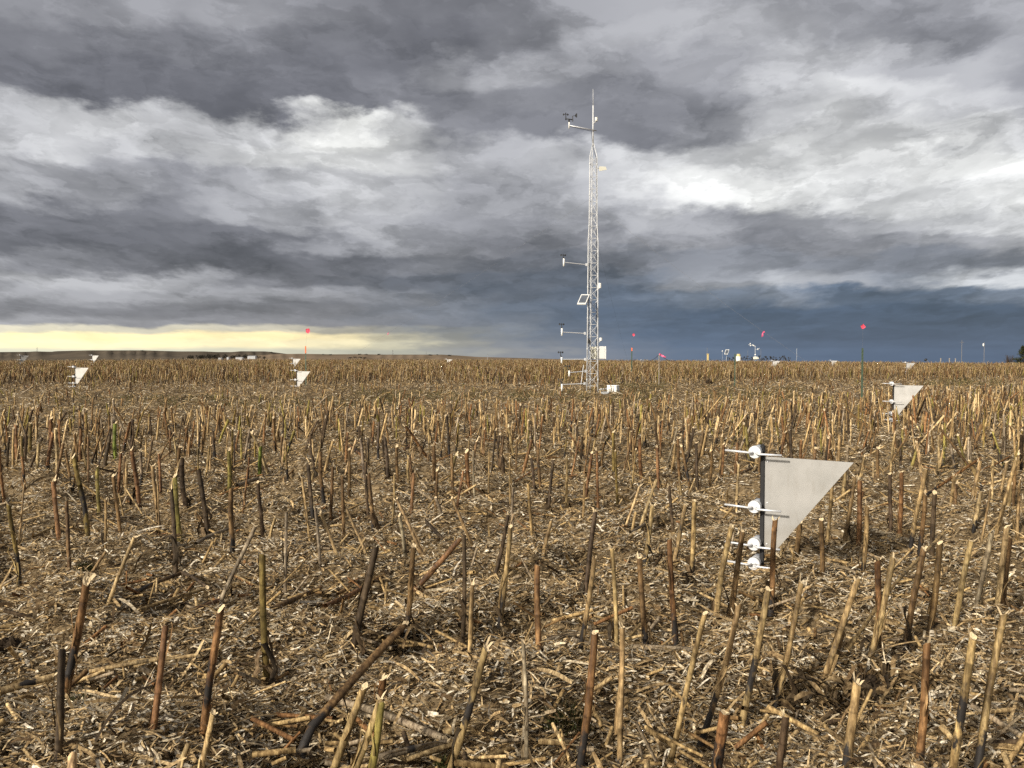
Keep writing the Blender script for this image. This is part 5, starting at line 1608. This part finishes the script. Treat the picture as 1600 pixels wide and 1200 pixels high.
# scrub clumps on the low hill
for i, (px, yt, w_) in enumerate([(547, 557.8, 5), (555, 557, 6), (563, 557, 6), (570, 558, 5), (592, 552.6, 4), (562, 552.8, 5), (572, 552.8, 4), (516, 553, 3), (505, 553.2, 3), (672, 553.4, 4), (684, 553.6, 3), (702, 554, 4), (424, 549.6, 3), (222, 547, 2.5)]):
    rr = random.Random(70 + i); dist = 2420 if 540 < px < 575 and yt > 556 else (2650 if px > 480 else 4100)
    t = at(px, yt, dist); k = dist / FPX
    e = empty('scrub_bush', (t.x, t.y, t.z - 2.5 * k)); tag(e, 'dark scrub bush on the far brown hills', 'bush', 'scrub bushes on the far hills')
    pts = [(Vector((rr.gauss(0, w_ * k * .33), rr.gauss(0, w_ * k * .3), 1.2 * k + rr.gauss(0, 0.55 * k))), None) for _ in range(120)]
    leaf_cloud(pts, 0.5 * k, rr, [(0.035, 0.034, 0.028), (0.05, 0.045, 0.035)]).build('foliage', M_GREEN, e)
def pylon(px, yt, yb, dist, lab):
    b, t = at(px, yb, dist), at(px, yt, dist); h = t.z - b.z
    e = empty('pylon', b); tag(e, lab, 'pylon', 'power pylons on the far skyline')
    m = MB(); w0 = h * 0.14
    for sx in (-1, 1):
        for sy in (-1, 1): m.tube([(sx * w0, sy * w0, -h * .2), (sx * w0 * .25, sy * w0 * .25, h * .7), (0, 0, h)], [h * .012, h * .010, h * .008], 4)
    for z in (0.2, .4, .6): 
        q = w0 * (1 - z * 1.05)
        m.tube([(-q, -q, z * h), (q, q, z * h + .1 * h)], h * .008, 4); m.tube([(q, -q, z * h), (-q, q, z * h + .1 * h)], h * .008, 4)
    m.build('frame', M_STEELGREY, e)
    m = MB()
    for z in (0.72, 0.86): m.tube([(-h * .18, 0, z * h), (h * .18, 0, z * h)], h * .009, 4)
    m.build('crossarm', M_STEELGREY, e)
pylon(58, 542.5, 550, 4300, 'faint lattice pylon on the hill above the left edge sampler')
pylon(613.5, 546.5, 554.5, 2800, 'thin lattice pylon on the low hill skyline, taller of two')
pylon(666, 549, 554.6, 2900, 'faint shorter lattice pylon on the low hill skyline')
thin_pole(762, 553.5, 0.4, M_STEELGREY, 'lone dark pole on the plain right of the low hill', 1600, 'utility_pole', 'utility pole')

# ------------------------------------------------------------------ labels for the standing stalks
def band(d):
    if d < 3.9: return 'in the nearest rows'
    if d < 5.6: return 'level with the near sampler'
    if d < 7.6: return 'just beyond the near sampler'
    if d < 10.5: return 'in the middle rows'
    return 'before the trampled strip'
ORD = ['', 'second', 'third', 'fourth', 'fifth', 'sixth', 'seventh', 'eighth', 'ninth', 'tenth', 'eleventh', 'twelfth', 'thirteenth', 'fourteenth', 'fifteenth']
classes = {}
hs = sorted(r['h'] for r in stalk_records)
for r in stalk_records:
    lean = 'leaning right' if r['lean'] > 0.07 * r['h'] / 0.45 else ('leaning left' if r['lean'] < -0.05 else 'upright')
    size = 'thin' if r['thin'] else ('short' if r['h'] < 0.33 else ('tall' if r['h'] > 0.50 else ''))
    extra = 'with black patch' if r['m'] else ('with black foot' if r['k'] else ('with ragged leaf' if r['s'] else ''))
    key = ' '.join(w_ for w_ in (size, lean, r['c'].replace('grey weathered', 'weathered'), 'corn stalk', extra) if w_) + ' ' + band(r['base'].y)
    classes.setdefault(key, []).append(r)
for key, rs in classes.items():
    rs.sort(key=lambda r: r['base'].x / r['base'].y)
    for i, r in enumerate(rs):
        if len(rs) == 1: lab = key
        elif i == 0: lab = key + ', leftmost such'
        elif i == len(rs) - 1: lab = key + ', rightmost such'
        else: lab = key + ', %s from left' % (ORD[i] if i < len(ORD) else 'further')
        if len(lab.replace(',', '').split()) > 16: lab = lab.replace('corn stalk', 'stalk').replace('with ragged leaf', 'ragged')
        tag(r['o'], lab, 'corn stalk', 'standing cut corn stalks')
